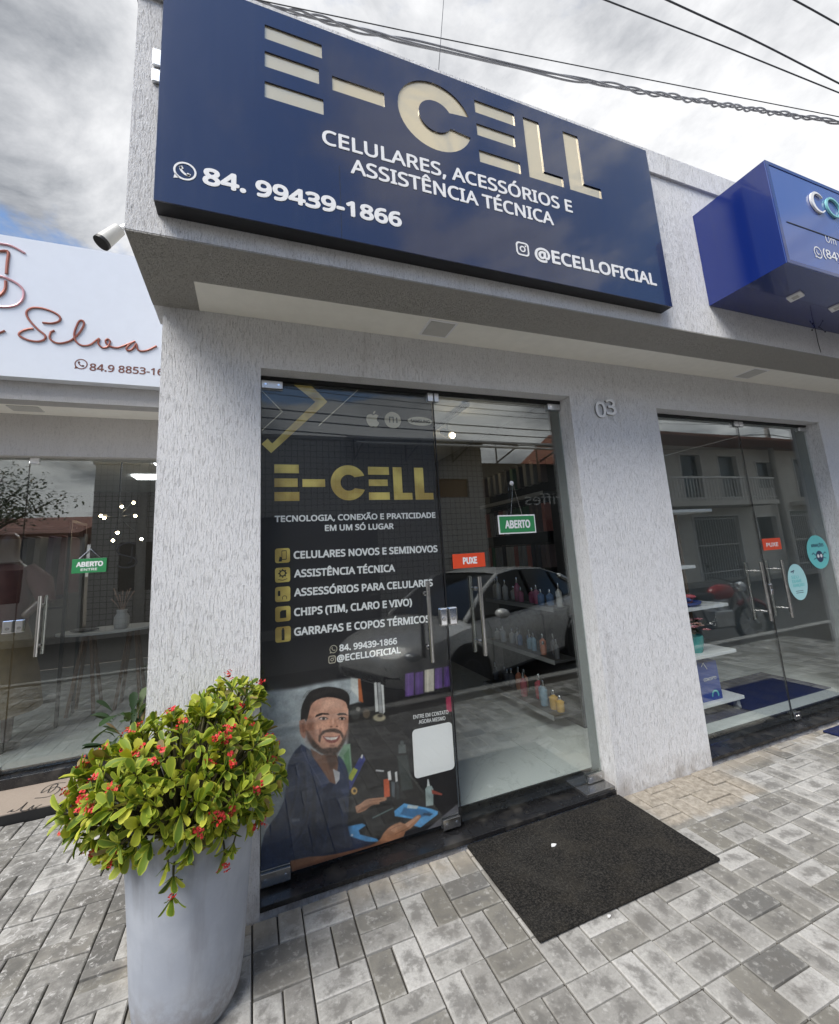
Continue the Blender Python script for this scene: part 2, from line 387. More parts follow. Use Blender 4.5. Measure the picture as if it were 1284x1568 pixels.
def m_beigestone():
    t = NT('beige_stone'); v = t.coord('World'); n = t.noise(v, 130, 4, 0.7); m = t.noise(v, 5, 4)
    c = t.mix(n, (0.24, 0.19, 0.15, 1), (0.42, 0.35, 0.29, 1)); c = t.mix(t.math('MULTIPLY', m, 0.4), c, (0.2, 0.17, 0.14, 1))
    t.bsdf(c, 0.55); return t.m
BEIGE = m_beigestone()
def m_tile(name, col, vein):
    t = NT(name); v = t.coord('World'); n = t.noise(v, 2.6, 7, 0.6, 1.6)
    d = t.math('ABSOLUTE', t.math('SUBTRACT', n, 0.5)); vn = t.mr(d, 0.0, 0.018, 1, 0)
    c = t.mix(t.math('MULTIPLY', vn, 0.35), col, vein); t.bsdf(c, 0.16, coat=0.2); return t.m
TILE = m_tile('porcelain_tile', (0.70, 0.73, 0.71, 1), (0.38, 0.39, 0.38, 1))
GROUT = simple('grout', (0.16, 0.16, 0.15, 1), 0.9)
def m_paver():
    t = NT('concrete_paver'); at = t.N('ShaderNodeAttribute', attribute_name='pv'); sp = t.N('ShaderNodeSeparateColor'); t.L(at.outputs['Color'], sp.inputs[0])
    rnd, u, v2 = sp.outputs[0], sp.outputs[1], sp.outputs[2]
    v = t.coord('World'); g = t.N('ShaderNodeNewGeometry'); ps = t.N('ShaderNodeSeparateXYZ'); t.L(g.outputs['Position'], ps.inputs[0])
    rp = t.N('ShaderNodeValToRGB'); t.L(rnd, rp.inputs[0]); el = rp.color_ramp.elements
    el[0].position = 0; el[0].color = (0.125, 0.124, 0.121, 1); el[1].position = 1; el[1].color = (0.46, 0.450, 0.428, 1)
    for p, c in ((0.10, (0.18, 0.170, 0.145, 1)), (0.4, (0.272, 0.263, 0.245, 1)), (0.75, (0.355, 0.346, 0.325, 1))):
        k = el.new(p); k.color = c
    def edge(x):  return t.math('MULTIPLY', t.math('MULTIPLY', x, t.math('SUBTRACT', 1.0, x)), 4.0)
    cen = t.math('MULTIPLY', edge(u), edge(v2))
    off = t.N('ShaderNodeCombineXYZ'); t.L(t.math('MULTIPLY', rnd, 37.0), off.inputs[2])
    va = t.N('ShaderNodeVectorMath', operation='ADD'); t.L(v, va.inputs[0]); t.L(off.outputs[0], va.inputs[1])
    nb = t.noise(va.outputs[0], 15, 6, 0.66, 0.25); nf = t.noise(v, 160, 4, 0.7); nm = t.noise(va.outputs[0], 40, 5, 0.65)
    blot = t.math('MULTIPLY', t.mr(t.math('ADD', nb, t.math('MULTIPLY', t.math('SUBTRACT', cen, 0.55), 0.22)), 0.44, 0.66), 1.0)
    c = t.mix(t.math('MULTIPLY', blot, 0.72), rp.outputs[0], (0.125, 0.120, 0.112, 1))
    c = t.mix(t.math('MULTIPLY', t.mr(nm, 0.52, 0.70), 0.40), c, (0.56, 0.55, 0.52, 1))
    c = t.mix(t.math('MULTIPLY', t.mr(t.noise(v, 90, 4, 0.75), 0.4, 0.7), 0.34), c, (0.17, 0.165, 0.15, 1))
    # pale worn rims
    c = t.mix(t.math('MULTIPLY', t.mr(cen, 0.0, 0.16, 1, 0), 0.28), c, (0.55, 0.54, 0.50, 1))
    stn = t.math('MULTIPLY', t.mr(t.noise(v, 1.7, 6, 0.68), 0.50, 0.66), 0.40); c = t.mix(stn, c, (0.13, 0.12, 0.105, 1))
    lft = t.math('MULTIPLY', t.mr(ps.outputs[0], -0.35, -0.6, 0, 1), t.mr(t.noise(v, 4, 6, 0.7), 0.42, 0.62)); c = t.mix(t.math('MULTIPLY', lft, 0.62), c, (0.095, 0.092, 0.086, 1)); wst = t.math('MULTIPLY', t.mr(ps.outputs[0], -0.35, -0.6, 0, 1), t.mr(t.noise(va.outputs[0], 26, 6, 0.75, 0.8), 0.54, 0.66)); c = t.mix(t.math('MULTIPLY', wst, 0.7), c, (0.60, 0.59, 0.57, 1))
    gum = t.mr(t.noise(v, 11, 1, 0.2), 0.73, 0.76); c = t.mix(t.math('MULTIPLY', gum, 0.22), c, (0.07, 0.07, 0.065, 1))
    # sandy dust near the wall foot and the mortar patch between the doors
    nd = t.noise(v, 7, 5, 0.6)
    dy = t.math('MULTIPLY', t.math('MULTIPLY', t.mr(ps.outputs[1], -0.16, -0.02, 0, 1), t.mr(ps.outputs[0], -0.5, -0.4, 0, 1)), t.mr(nd, 0.3, 0.6))
    c = t.mix(t.math('MULTIPLY', dy, 0.6), c, (0.38, 0.33, 0.26, 1))
    px = t.math('MULTIPLY', t.mr(ps.outputs[0], 2.0, 2.08, 0, 1), t.mr(ps.outputs[0], 2.72, 2.86, 1, 0))
    py = t.mr(t.math('ADD', ps.outputs[1], t.math('MULTIPLY', nd, 0.12)), -0.29, -0.24, 0, 1)
    c = t.mix(t.math('MULTIPLY', t.math('MULTIPLY', px, py), 0.85), c, t.mix(t.mr(t.noise(v, 30, 5, 0.7), 0.3, 0.7), (0.22, 0.19, 0.15, 1), (0.42, 0.375, 0.31, 1)))
    h = t.math('ADD', t.math('MULTIPLY', nf, 0.5), t.math('MULTIPLY', nb, 0.8))
    t.bsdf(c, 0.86, normal=t.bump(h, 0.45, 0.004), spec=0.3); return t.m
PAVER = m_paver()
SAND = simple('joint_sand', (0.050, 0.043, 0.034, 1), 0.95, wear=0.6, scale=60, bump=0.5)
def m_mat(name, c1, c2):
    t = NT(name); v = t.coord('World'); n = t.noise(v, 260, 3, 0.8); m = t.noise(v, 6, 5, 0.6); vo = t.N('ShaderNodeTexVoronoi'); t.L(v, vo.inputs['Vector']); vo.inputs['Scale'].default_value = 190
    c = t.mix(t.mr(t.noise(v, 110, 4, 0.85), 0.42, 0.66), c1, c2); c = t.mix(t.math('MULTIPLY', t.mr(m, 0.42, 0.72), 0.28), c, (0.07, 0.060, 0.045, 1)); c = t.mix(t.math('MULTIPLY', t.mr(t.noise(v, 2.2, 5, 0.7, 0.6), 0.5, 0.7), 0.16), c, (0.10, 0.095, 0.085, 1))
    h = t.math('ADD', n, vo.outputs['Distance'])
    t.bsdf(c, 0.95, normal=t.bump(h, 1.0, 0.006), spec=0.2); return t.m
MATB = m_mat('black_vinyl_loop', (0.007, 0.007, 0.007, 1), (0.062, 0.057, 0.050, 1))
MATN = m_mat('navy_vinyl_loop', (0.008, 0.014, 0.06, 1), (0.03, 0.045, 0.15, 1))
def m_pot():
    t = NT('grey_painted_concrete'); v = t.coord('Object'); n = t.noise(v, 5, 6, 0.6); d = t.noise(t.coord('Object', (1,1,0.2)), 14, 5); f = t.noise(v, 120, 3)
    c = t.mix(t.mr(n, 0.35, 0.7), (0.33, 0.355, 0.405, 1), (0.41, 0.435, 0.48, 1)); c = t.mix(t.math('MULTIPLY', t.mr(d, 0.50, 0.75), 0.45), c, (0.20, 0.20, 0.205, 1))
    gp = t.N('ShaderNodeNewGeometry'); sz = t.N('ShaderNodeSeparateXYZ'); t.L(gp.outputs['Position'], sz.inputs[0]); foot = t.math('MULTIPLY', t.mr(sz.outputs[2], 0.02, 0.22, 1, 0), t.mr(t.noise(v, 16, 6, 0.7), 0.35, 0.6)); c = t.mix(t.math('MULTIPLY', foot, 0.65), c, (0.17, 0.145, 0.12, 1))
    sc_ = t.mr(t.noise(t.coord('Object', (1, 1, 3.2)), 26, 5, 0.8, 0.6), 0.66, 0.74); c = t.mix(t.math('MULTIPLY', sc_, 0.5), c, (0.58, 0.59, 0.60, 1))
    topd = t.math('MULTIPLY', t.mr(sz.outputs[2], 0.40, 0.60, 0, 1), t.mr(d, 0.42, 0.62)); c = t.mix(t.math('MULTIPLY', topd, 0.4), c, (0.20, 0.18, 0.15, 1))
    t.bsdf(c, 0.62, normal=t.bump(t.math('ADD', n, t.math('MULTIPLY', f, 0.15)), 0.25, 0.006)); return t.m
POT = m_pot()
def m_leaf(name, dark, mid, lite, sat=1):
    t = NT(name); g = t.N('ShaderNodeNewGeometry'); oi = t.N('ShaderNodeObjectInfo')
    r = t.math('FRACT', t.math('ADD', g.outputs['Random Per Island'], oi.outputs['Random']))
    rp = t.N('ShaderNodeValToRGB'); t.L(r, rp.inputs[0]); el = rp.color_ramp.elements
    el[0].color = dark; el[1].color = lite; k = el.new(0.5); k.color = mid; k = el.new(0.80); k.color = tuple(0.5*(x+y) for x, y in zip(mid, lite))
    n = t.noise(t.coord('World'), 70, 3); c = t.mix(t.math('MULTIPLY', n, 0.3), rp.outputs[0], tuple(x*0.6 for x in dark[:3])+(1,))
    mg = t.N('ShaderNodeAttribute', attribute_name='margin'); em = t.mr(mg.outputs['Fac'], 0.55, 0.95, 0, 0.55); c = t.mix(em, c, (min(1, lite[0]*0.95), min(1, lite[1]*1.0), lite[2], 1))
    dead = t.mr(t.math('FRACT', t.math('MULTIPLY', r, 7.31)), 0.955, 0.965, 0, 0.75); c = t.mix(dead, c, (0.30, 0.19, 0.10, 1))
    b = t.N('ShaderNodeBsdfPrincipled'); t.L(c, b.inputs['Base Color']); b.inputs['Roughness'].default_value = 0.5; b.inputs['Specular IOR Level'].default_value = 0.3
    tl = t.N('ShaderNodeBsdfTranslucent'); t.L(t.mix(1.0, c, (1.0, 1.0, 0.35, 1), 'MULTIPLY'), tl.inputs[0])
    m = t.N('ShaderNodeMixShader'); m.inputs[0].default_value = 0.28; t.L(b.outputs[0], m.inputs[1]); t.L(tl.outputs[0], m.inputs[2]); t.L(m.outputs[0], t.out.inputs[0]); return t.m
LEAF = m_leaf('shrub_leaf', (0.06, 0.12, 0.018, 1), (0.24, 0.34, 0.035, 1), (0.62, 0.60, 0.08, 1))
LEAFD = m_leaf('dark_leaf', (0.018, 0.040, 0.014, 1), (0.03, 0.07, 0.02, 1), (0.07, 0.11, 0.035, 1))
LEAFT = m_leaf('tree_leaf', (0.02, 0.045, 0.012, 1), (0.04, 0.08, 0.02, 1), (0.07, 0.12, 0.03, 1))
PETAL = simple('red_petal', (0.62, 0.035, 0.03, 1), 0.5, wear=0.3, scale=80)
STEM = simple('green_brown_stem', (0.09, 0.08, 0.035, 1), 0.8, wear=0.4)
SOIL = simple('potting_soil', (0.035, 0.025, 0.018, 1), 0.95, bump=0.8, scale=60)
BARK = simple('bark', (0.11, 0.085, 0.06, 1), 0.9, bump=0.6)
GREENS = simple('green_sign_plastic', (0.035, 0.24, 0.085, 1), 0.35)
ORANGE = simple('orange_sign_plastic', (0.72, 0.075, 0.025, 1), 0.35)
TEAL = simple('teal_sticker', (0.16, 0.60, 0.58, 1), 0.4, wear=0.08)
TEALL = simple('pale_teal_sticker', (0.42, 0.72, 0.72, 1), 0.4, wear=0.08)
INK = simple('navy_ink', (0.015, 0.04, 0.10, 1), 0.4)
COPPER = simple('copper_letter', (0.30, 0.10, 0.07, 1), 0.35, 0.3)
ROSE = simple('rose_letter', (0.55, 0.30, 0.33, 1), 0.3, 0.3)
LAMP = simple('lamp_glow', (1, 0.9, 0.7, 1), 0.5, emit=(1, 0.80, 0.50, 1), es=28.0)
LED = simple('led_panel_glow', (1, 1, 1, 1), 0.5, emit=(0.95, 0.98, 1, 1), es=6.0)
CABLE = simple('black_cable', (0.03, 0.03, 0.032, 1), 0.5, wear=0.3)
CABLEG = simple('grey_twisted_cable', (0.30, 0.305, 0.32, 1), 0.45, wear=0.3)
# ================================================================== GROUND
KERB_Y, ROAD_Z = -1.95, -0.30
struct(obj('ground', MB().box(-300, 300, -300, 300, -0.9, -0.62), simple('earth', (0.2, 0.17, 0.13, 1), 0.95, scale=2)))
def m_asphalt():
    t = NT('asphalt'); v = t.coord('World'); n = t.noise(v, 90, 4, 0.7); m = t.noise(v, 1.2, 5)
    c = t.mix(n, (0.035, 0.035, 0.037, 1), (0.085, 0.083, 0.08, 1)); c = t.mix(t.math('MULTIPLY', m, 0.4), c, (0.10, 0.095, 0.085, 1))
    t.bsdf(c, 0.9, normal=t.bump(n, 0.6, 0.006)); return t.m
ASPH = m_asphalt()
struct(obj('road', MB().box(-60, 70, -8.6, KERB_Y-0.13, -0.6, ROAD_Z), ASPH))
KERBM = simple('kerb_concrete', (0.40, 0.39, 0.37, 1), 0.9, wear=0.5, bump=0.4)
kb = MB()
for i in range(-12, 20): kb.bbox(i*1.0+0.004, i*1.0+0.996, KERB_Y-0.13, KERB_Y, -0.6, 0.0, 0.012)
struct(obj('kerb', kb, KERBM))
far = MB().box(-60, 70, -11.0, -8.6, -0.6, -0.15); struct(obj('far_sidewalk', far, KERBM))
bed = MB().box(-6, 12, KERB_Y, 0.0, -0.5, -0.012).box(-6, -0.42, 0.0, 1.46, -0.5, -0.012)
BED = struct(obj('sidewalk', bed, SAND))
def proj(p):
    c = RC @ (np.array(p)-CAMP); return (PPX+FPX*c[0]/c[2], PPY+FPX*c[1]/c[2], c[2])
bricks = []
def clip(x0, x1, y0, y1):
    y1 = min(y1, 1.455); out = []
    if y0 < 0: out.append((x0, x1, y0, min(y1, 0.0)))
    if y1 > 0 and x0 < -0.42:
        if x1 <= -0.42: out = [(x0, x1, y0, y1)]
        else: out.append((x0, -0.425, max(y0, 0.0), y1))
    return [q for q in out if q[1]-q[0] > 0.018 and q[3]-q[2] > 0.018]
for i in range(-26, 36):
    for j in range(-9, 9):
        x0, y0 = i*0.2, -0.156+j*0.2
        if y0 < KERB_Y: continue
        for k in (0, 1):
            r = (x0, x0+0.2, y0+k*0.1, y0+k*0.1+0.1) if (i+j) % 2 else (x0+k*0.1, x0+k*0.1+0.1, y0, y0+0.2)
            for c in clip(*r): bricks.append((c, r, (i+j) % 2))
def brickgeo(r, rf, rnd):
    g = 0.0027; x0, x1, y0, y1 = r[0]+g+rnd.uniform(0, .0012), r[1]-g-rnd.uniform(0, .0012), r[2]+g+rnd.uniform(0, .0012), r[3]-g-rnd.uniform(0, .0012)
    c = 0.004; z = rnd.uniform(-0.0030, 0.0022); tx, ty = rnd.uniform(-0.022, 0.022), rnd.uniform(-0.022, 0.022)
    cx, cy = (x0+x1)/2, (y0+y1)/2
    Z = lambda x, y: z+(x-cx)*tx+(y-cy)*ty
    q = lambda a, d: [(x0+a, y0+a), (x1-a, y0+a), (x1-a, y1-a), (x0+a, y1-a)]
    vs = [(x, y, -0.05) for x, y in q(0, 0)]+[(x, y, Z(x, y)-c*0.9) for x, y in q(0, 0)]+[(x, y, Z(x, y)) for x, y in q(c, 0)]
    fs = []
    for a in (0, 4):
        for k in range(4): fs.append((a+k, a+(k+1) % 4, a+4+(k+1) % 4, a+4+k))
    fs.append((8, 9, 10, 11))
    R = rnd.random()
    cols = [(R, (v[0]-rf[0])/(rf[1]-rf[0]), (v[1]-rf[2])/(rf[3]-rf[2]), 1) for v in vs]
    return vs, fs, cols
def brickmesh(name, lst):
    V, F, Cc = [], [], []
    for r, rf, _ in lst:
        vs, fs, cs = brickgeo(r, rf, random); o = len(V); V += vs; F += [tuple(o+i for i in f) for f in fs]; Cc += cs
    c = Vector(((min(v[0] for v in V)+max(v[0] for v in V))/2, (min(v[1] for v in V)+max(v[1] for v in V))/2, 0))
    me = bpy.data.meshes.new(name); me.from_pydata([(v[0]-c.x, v[1]-c.y, v[2]) for v in V], [], F)
    at = me.color_attributes.new('pv', 'FLOAT_COLOR', 'POINT'); at.data.foreach_set('color', [x for q in Cc for x in q])
    me.materials.append(PAVER); me.update(); o = bpy.data.objects.new(name, me); COL.objects.link(o); o.parent = BED; o.location = c-wloc(BED); return o
def vis(b):
    r = b[0]; u, v, d = proj(((r[0]+r[1])/2, (r[2]+r[3])/2, 0))
    return d > 0.1 and -15 < u < 1300 and -15 < v < 1590
def hid(b):      # under the doormat or behind the planter
    x, y = (b[0][0]+b[0][1])/2, (b[0][2]+b[0][3])/2
    return 1.08 < x < 1.95 and -0.56 < y
seen = sorted([b for b in bricks if vis(b) and not hid(b)], key=lambda b: math.hypot((b[0][0]+b[0][1])/2-CAMP[0], (b[0][2]+b[0][3])/2-CAMP[1]))[:296]
ids = set(id(b) for b in seen)
for b in seen: brickmesh('paving_brick', [b])
o = brickmesh('paving_bricks', [b for b in bricks if id(b) not in ids]); o['kind'] = 'stuff'

# ================================================================== MAIN BUILDING
bld = thing('shop_building', 'white rendered shop building holding the phone shop and the shop right of it', 'building', (2.5, 0, 0))
w = MB()
ZL1, ZL2, ZS = 2.475, 2.445, 2.75
w.box(-0.42, -0.26, 0, 0.2, -0.3, ZS).box(-0.26, 0.03, 0, 0.2, -0.3, 2.80).box(2.01, 2.81, 0, 0.2, -0.3, 2.80).box(4.84, 6.2, 0, 0.2, -0.3, 2.80)
w.box(0.03, 2.01, 0, 0.2, ZL1, 2.80).box(2.81, 4.84, 0, 0.2, ZL2, 2.80)
w.box(0.03, 2.01, 0.03, 0.2, -0.3, 0.012).box(2.81, 4.84, 0.03, 0.2, -0.3, 0.012)
obj('facade_wall', w, STUCCO, bld)
obj('side_wall', MB().box(-0.42, -0.22, 0.2, 5.0, -0.3, ZS), STUCCO, bld); obj('side_wall', MB().box(6.0, 6.2, 0.2, 5.0, -0.3, ZS), STUCCO, bld)
obj('back_wall', MB().box(-0.22, 6.0, 4.8, 5.0, -0.3, ZS), STUCCO, bld)
# overhanging parapet: front slab, rendered soffit frame, smooth painted recess
YP = -0.52
par = MB(); par.box(-0.465, 6.2, YP, -0.34, ZS+0.006, 3.86); par.box(-0.465, -0.26, -0.34, 0.2, ZS+0.006, 2.95); par.box(-0.26, 6.2, -0.34, -0.25, ZS+0.006, 2.95)
sfr = MB().box(-0.464, 6.2, YP+0.001, -0.25, ZS-0.001, ZS+0.0055).box(-0.464, -0.26, -0.25, -0.0005, ZS-0.001, ZS+0.0055); obj('soffit_frame', sfr, m_stucco('stucco_soffit_shade', (0.50, 0.485, 0.455, 1), True, 1.0), bld)  # same stucco as the parapet; underside shade put into its greyer colour
par.box(-0.465, -0.3, -0.34, 5.0, 2.95, 3.86); par.box(-0.3, 6.2, -0.34, 5.0, 2.952, 3.1)
obj('parapet', par, STUCCO, bld)
obj('parapet_cap', MB().box(-0.475, 6.21, YP-0.018, -0.30, 3.862, 4.035).box(-0.475, -0.28, -0.30, 5.0, 3.862, 4.035), STUCCO, bld)
obj('soffit_panel', MB().box(-0.26, 6.2, -0.25, -0.0005, 2.7505, 2.80), PLASTER, bld)
SOFL = simple('soffit_lamp_diffuser', (0.52, 0.51, 0.48, 1), 0.4)
for x0 in (0.90, 3.66):
    l = obj('soffit_lamp', MB().bbox(x0, x0+0.18, -0.235, -0.055, 2.748, 2.7565, 0.003), WHITE, bld)
    obj('diffuser', MB().box(x0+0.016, x0+0.164, -0.219, -0.071, 2.7455, 2.7478), SOFL, l)
obj('roof_slab', MB().box(-0.22, 6.0, 0.2, 4.8, ZS+0.002, 2.90), CEIL, bld)
obj('partition_wall', MB().box(2.45, 2.58, 0.2, 4.8, 0.0, ZS-0.002), WALL_IN, bld)
obj('interior_lining', MB().box(-0.22, -0.20, 0.2, 4.77, 0.05, ZS-0.003), WALL_IN, bld); obj('interior_lining', MB().box(-0.22, 2.45, 4.77, 4.8, 0.05, ZS-0.003), WALL_IN, bld)
obj('interior_lining', MB().box(2.58, 2.60, 0.2, 3.4, 0.05, ZS-0.003), WALL_LT, bld); obj('interior_lining', MB().box(2.58, 5.98, 3.4, 3.43, 0.05, ZS-0.003), WALL_LT, bld); obj('interior_lining', MB().box(5.98, 6.0, 0.2, 3.4, 0.05, ZS-0.003), WALL_LT, bld)
# door sills in black granite, in lengths
def sill(x0, x1, joints, y0=0.012, y1=0.215):
    xs = [x0]+joints+[x1]
    for a, b in zip(xs[:-1], xs[1:]): obj('door_sill', MB().bbox(a+0.0008, b-0.0008, y0, y1, 0.0125, 0.034, 0.002), GRANITE, bld)
sill(0.03, 2.01, [1.06]); sill(2.81, 4.84, [3.9])
obj('inner_step', MB().box(0.03, 2.01, 0.2155, 0.235, 0.0125, 0.062), GRANITE, bld); obj('inner_step', MB().box(2.81, 4.84, 0.2155, 0.235, 0.0125, 0.05), GRANITE, bld)
# sheet metal hinge cover at the right foot of the phone shop door
obj('floor_hinge_cover', MB().bbox(1.80, 2.01, 0.02, 0.20, 0.0345, 0.052, 0.002), simple('stainless_cover', (0.35, 0.35, 0.35, 1), 0.25, 0.9), bld)
# interior tiled floors
def tiles(name, x0, x1, y0, y1, z, s, mat, offx=0):
    fl = struct(obj(name, MB().box(x0, x1, y0, y1, z-0.03, z-0.0025), GROUT))
    x = x0-offx
    while x < x1:
        y = y0
        while y < y1:
            a, b, c, d = max(x, x0)+0.0015, min(x+s, x1)-0.0015, y+0.0015, min(y+s, y1)-0.0015
            if b-a > 0.02 and d-c > 0.02: obj('floor_tile', MB().box(a, b, c, d, z-0.0024, z), mat, fl)
            y += s
        x += s
    return fl
tiles('shop_floor', -0.2, 2.45, 0.236, 4.77, 0.066, 0.78, TILE, 0.33)
tiles('optician_floor', 2.6, 5.98, 0.236, 3.4, 0.054, 0.78, TILE, 0.2)

# ---- frameless glass doors -------------------------------------------------
GY0, GY1 = 0.113, 0.123
def panel(x0, x1, z0, z1, y0=GY0, y1=GY1, parent=bld, name='glass_door', mat=None):
    g = obj(name, MB().box(x0, x1, y0, y1, z0, z1), mat or GLASS, parent)
    return g
def patch(g, x0, x1, z0, z1, y0=GY0, y1=GY1, mat=ALU, screws=True):
    h = obj('hinge', MB().bbox(x0, x1, y0-0.016, y0-0.0004, z0, z1, 0.003).bbox(x0, x1, y1+0.0004, y1+0.014, z0, z1, 0.003), mat, g)
    if screws:
        for xx in (x0+0.022, x1-0.022): obj('screw', MB().tube([(xx, y0-0.0160, (z0+z1)/2), (xx, y0-0.0185, (z0+z1)/2)], 0.006, 10), CHROME, g)
def handle(g, x, z0, z1, y0=GY0, y1=GY1, out=0.055, r=0.0125):
    for sgn, yy in ((-1, y0), (1, y1)):
        m = MB(); yc = yy+sgn*out; m.tube([(x, yc, z0), (x, yc, z1)], r, 14)
        for zz in (z0+0.07, z1-0.07): m.tube([(x, yy+sgn*0.0005, zz), (x, yy+sgn*0.006, zz), (x, yy+sgn*0.0062, zz), (x, yc, zz)], [0.013, 0.013, 0.007, 0.007], 10)
        obj('handle', m, STEEL, g, smooth=True)
def lock(g, x0, x1, z0, z1, y0=GY0, y1=GY1):
    m = MB().bbox(x0, x1, y0-0.012, y0-0.0004, z0, z1, 0.008).bbox(x0, x1, y1+0.0004, y1+0.012, z0, z1, 0.008)
    obj('lock', m, CHROME, g)
    c = MB().tube([((x0+x1)/2, y0-0.012, (z0+z1)/2-0.012), ((x0+x1)/2, y0-0.017, (z0+z1)/2-0.012)], 0.011, 14); obj('lock_cylinder', c, STEEL, g)
gl1 = panel(0.034, 1.038, 0.058, 2.452, name='glass_panel', mat=GLASSP)
patch(gl1, 0.034, 0.165, 0.05, 0.105, mat=STEEL); patch(gl1, 0.034, 0.145, 2.405, 2.45); handle(gl1, 0.908, 0.895, 1.325)
patch(gl1, 0.93, 1.03, 0.05, 0.10, mat=STEEL)
gl2 = panel(1.044, 2.004, 0.058, 2.452)
patch(gl2, 1.885, 2.004, 0.056, 0.105, mat=STEEL); patch(gl2, 1.90, 2.004, 2.405, 2.45); handle(gl2, 1.235, 0.885, 1.325)
lock(gl2, 0.985+0.06, 1.10, 1.065, 1.165); lock(gl1, 0.99, 1.037, 1.065, 1.165)
patch(gl2, 1.0445, 1.075, 2.40, 2.455, screws=False); patch(gl1, 1.0, 1.0375, 2.40, 2.455, screws=False)
gl3 = panel(2.815, 3.884, 0.05, 2.425)
patch(gl3, 2.815, 2.93, 2.385, 2.42); patch(gl3, 2.815, 2.90, 0.045, 0.10, mat=STEEL); handle(gl3, 3.76, 0.80, 1.25)
patch(gl3, 3.83, 3.883, 2.385, 2.43, screws=False)
gl4 = panel(3.890, 4.836, 0.05, 2.425)
patch(gl4, 4.72, 4.836, 2.385, 2.42); patch(gl4, 3.8905, 3.96, 0.045, 0.10, mat=STEEL); handle(gl4, 4.02, 0.80, 1.25); patch(gl4, 3.8905, 3.94, 2.385, 2.43, screws=False)
lock(gl4, 3.8905, 3.93, 0.98, 1.07)
obj('door_seal', MB().box(1.0385, 1.0435, GY0+0.001, GY1-0.001, 0.06, 2.45), SEAL, bld)
obj('door_seal', MB().box(3.8845, 3.8895, GY0-0.001, GY1+0.001, 0.06, 2.42), SEAL, bld)
obj('door_track', MB().box(0.03, 2.01, 0.10, 0.14, 2.455, 2.4745), SEAL, bld); obj('door_track', MB().box(2.81, 4.84, 0.10, 0.14, 2.428, 2.4445), SEAL, bld)
JAMB = simple('grey_jamb_strip', (0.20, 0.22, 0.21, 1), 0.3)
obj('door_jamb', MB().box(2.0045, 2.0098, 0.128, 0.20, 0.034, 2.45), JAMB, bld); obj('door_jamb', MB().box(4.8365, 4.8398, 0.128, 0.20, 0.034, 2.42), JAMB, bld)

# ================================================================== E-CELL SIGN
SX0, SX1, SZ0, SZ1, SYF, SYB = -0.358, 2.325, 2.838, 3.925, -0.600, -0.5205
sg = thing('shop_sign', 'large navy fascia sign with gold letters and white phone number above the door', 'sign', ((SX0+SX1)/2, SYF, SZ0))
fz = -0.004
LET = dict(
 E=[[(0.032,3.755),(0.281,3.755),(0.281,3.832),(0.032,3.832)],[(0.032,3.606),(0.265,3.606),(0.265,3.688),(0.032,3.688)],[(0.032,3.446),(0.282,3.446),(0.282,3.529),(0.032,3.529)]],
 D=[[(0.325,3.598),(0.575,3.598),(0.575,3.678),(0.325,3.678)]],
 F=[[(1.08,3.757),(1.327,3.757),(1.327,3.836),(1.08,3.836)],[(1.08,3.615),(1.313,3.615),(1.313,3.688),(1.08,3.688)],[(1.08,3.452),(1.33,3.452),(1.33,3.525),(1.08,3.525)]],
 L=[[(1.385,3.452),(1.615,3.452),(1.615,3.518),(1.490,3.518),(1.490,3.839),(1.385,3.839)]],
 M=[[(1.658,3.452),(1.888,3.452),(1.888,3.519),(1.766,3.519),(1.766,3.840),(1.658,3.840)]])
def cshape(cx, cz, ro, ri, gap=0.30):
    a = gap; o = [(cx+ro*math.cos(t), cz+ro*math.sin(t)) for t in np.linspace(a, 2*PI-a, 40)]
    i = [(cx+ri*math.cos(t), cz+ri*math.sin(t)) for t in np.linspace(2*PI-a*1.75, a*1.75, 40)]
    return o+i
CS = cshape(0.845, 3.645, 0.202, 0.092, 0.31)
holes = LET['E']+LET['D']+[CS]+LET['F']+LET['L']+LET['M']
# the face panel has the letters cut out; the gold sheet lies just behind it
cu = bpy.data.curves.new('panel', 'CURVE'); cu.dimensions = '2D'; cu.fill_mode = 'BOTH'; cu.extrude = 0.003
def spl(pts):
    s = cu.splines.new('POLY'); s.points.add(len(pts)-1)
    for i, p in enumerate(pts): s.points[i].co = (p[0], p[1], 0, 1)
    s.use_cyclic_u = True
spl([(SX0, SZ0), (SX1, SZ0), (SX1, SZ1), (SX0, SZ1)])
for h_ in holes: spl(h_)
co = bpy.data.objects.new('panel', cu); COL.objects.link(co); dg = bpy.context.evaluated_depsgraph_get()
me = bpy.data.meshes.new_from_object(co.evaluated_get(dg)); mb = MB(); mb.add([(v.co.x, SYF+0.003+v.co.z, v.co.y) for v in me.vertices], [tuple(p.vertices) for p in me.polygons])
bpy.data.objects.remove(co)
fixn(obj('sign_face', mb, NAVY, sg))
bx = MB()
bx.box(SX0, SX1, SYF+0.0065, SYB, SZ0, SZ0+0.012).box(SX0, SX1, SYF+0.0065, SYB, SZ1-0.012, SZ1).box(SX0, SX0+0.012, SYF+0.0065, SYB, SZ0+0.0125, SZ1-0.0125).box(SX1-0.012, SX1, SYF+0.0065, SYB, SZ0+0.0125, SZ1-0.0125)
obj('sign_frame', bx, simple('black_sheet_metal', (0.012, 0.012, 0.015, 1), 0.5, wear=0.2), sg)
def letter(pts_list, e=0.006):
    m = MB()
    for pts in pts_list:
        m.prism(pts, 'y', SYF+0.0068, SYF+0.012)
    return fixn(obj('gold_letter', m, GOLD, sg))
for k in ('E', 'D', 'F', 'L', 'M'):
    letter([[(cx+(x-cx)*1.06, cz+(z-cz)*1.06) for x, z in pts] for pts in LET[k] for cx, cz in [((min(p[0] for p in pts)+max(p[0] for p in pts))/2, (min(p[1] for p in pts)+max(p[1] for p in pts))/2)]])
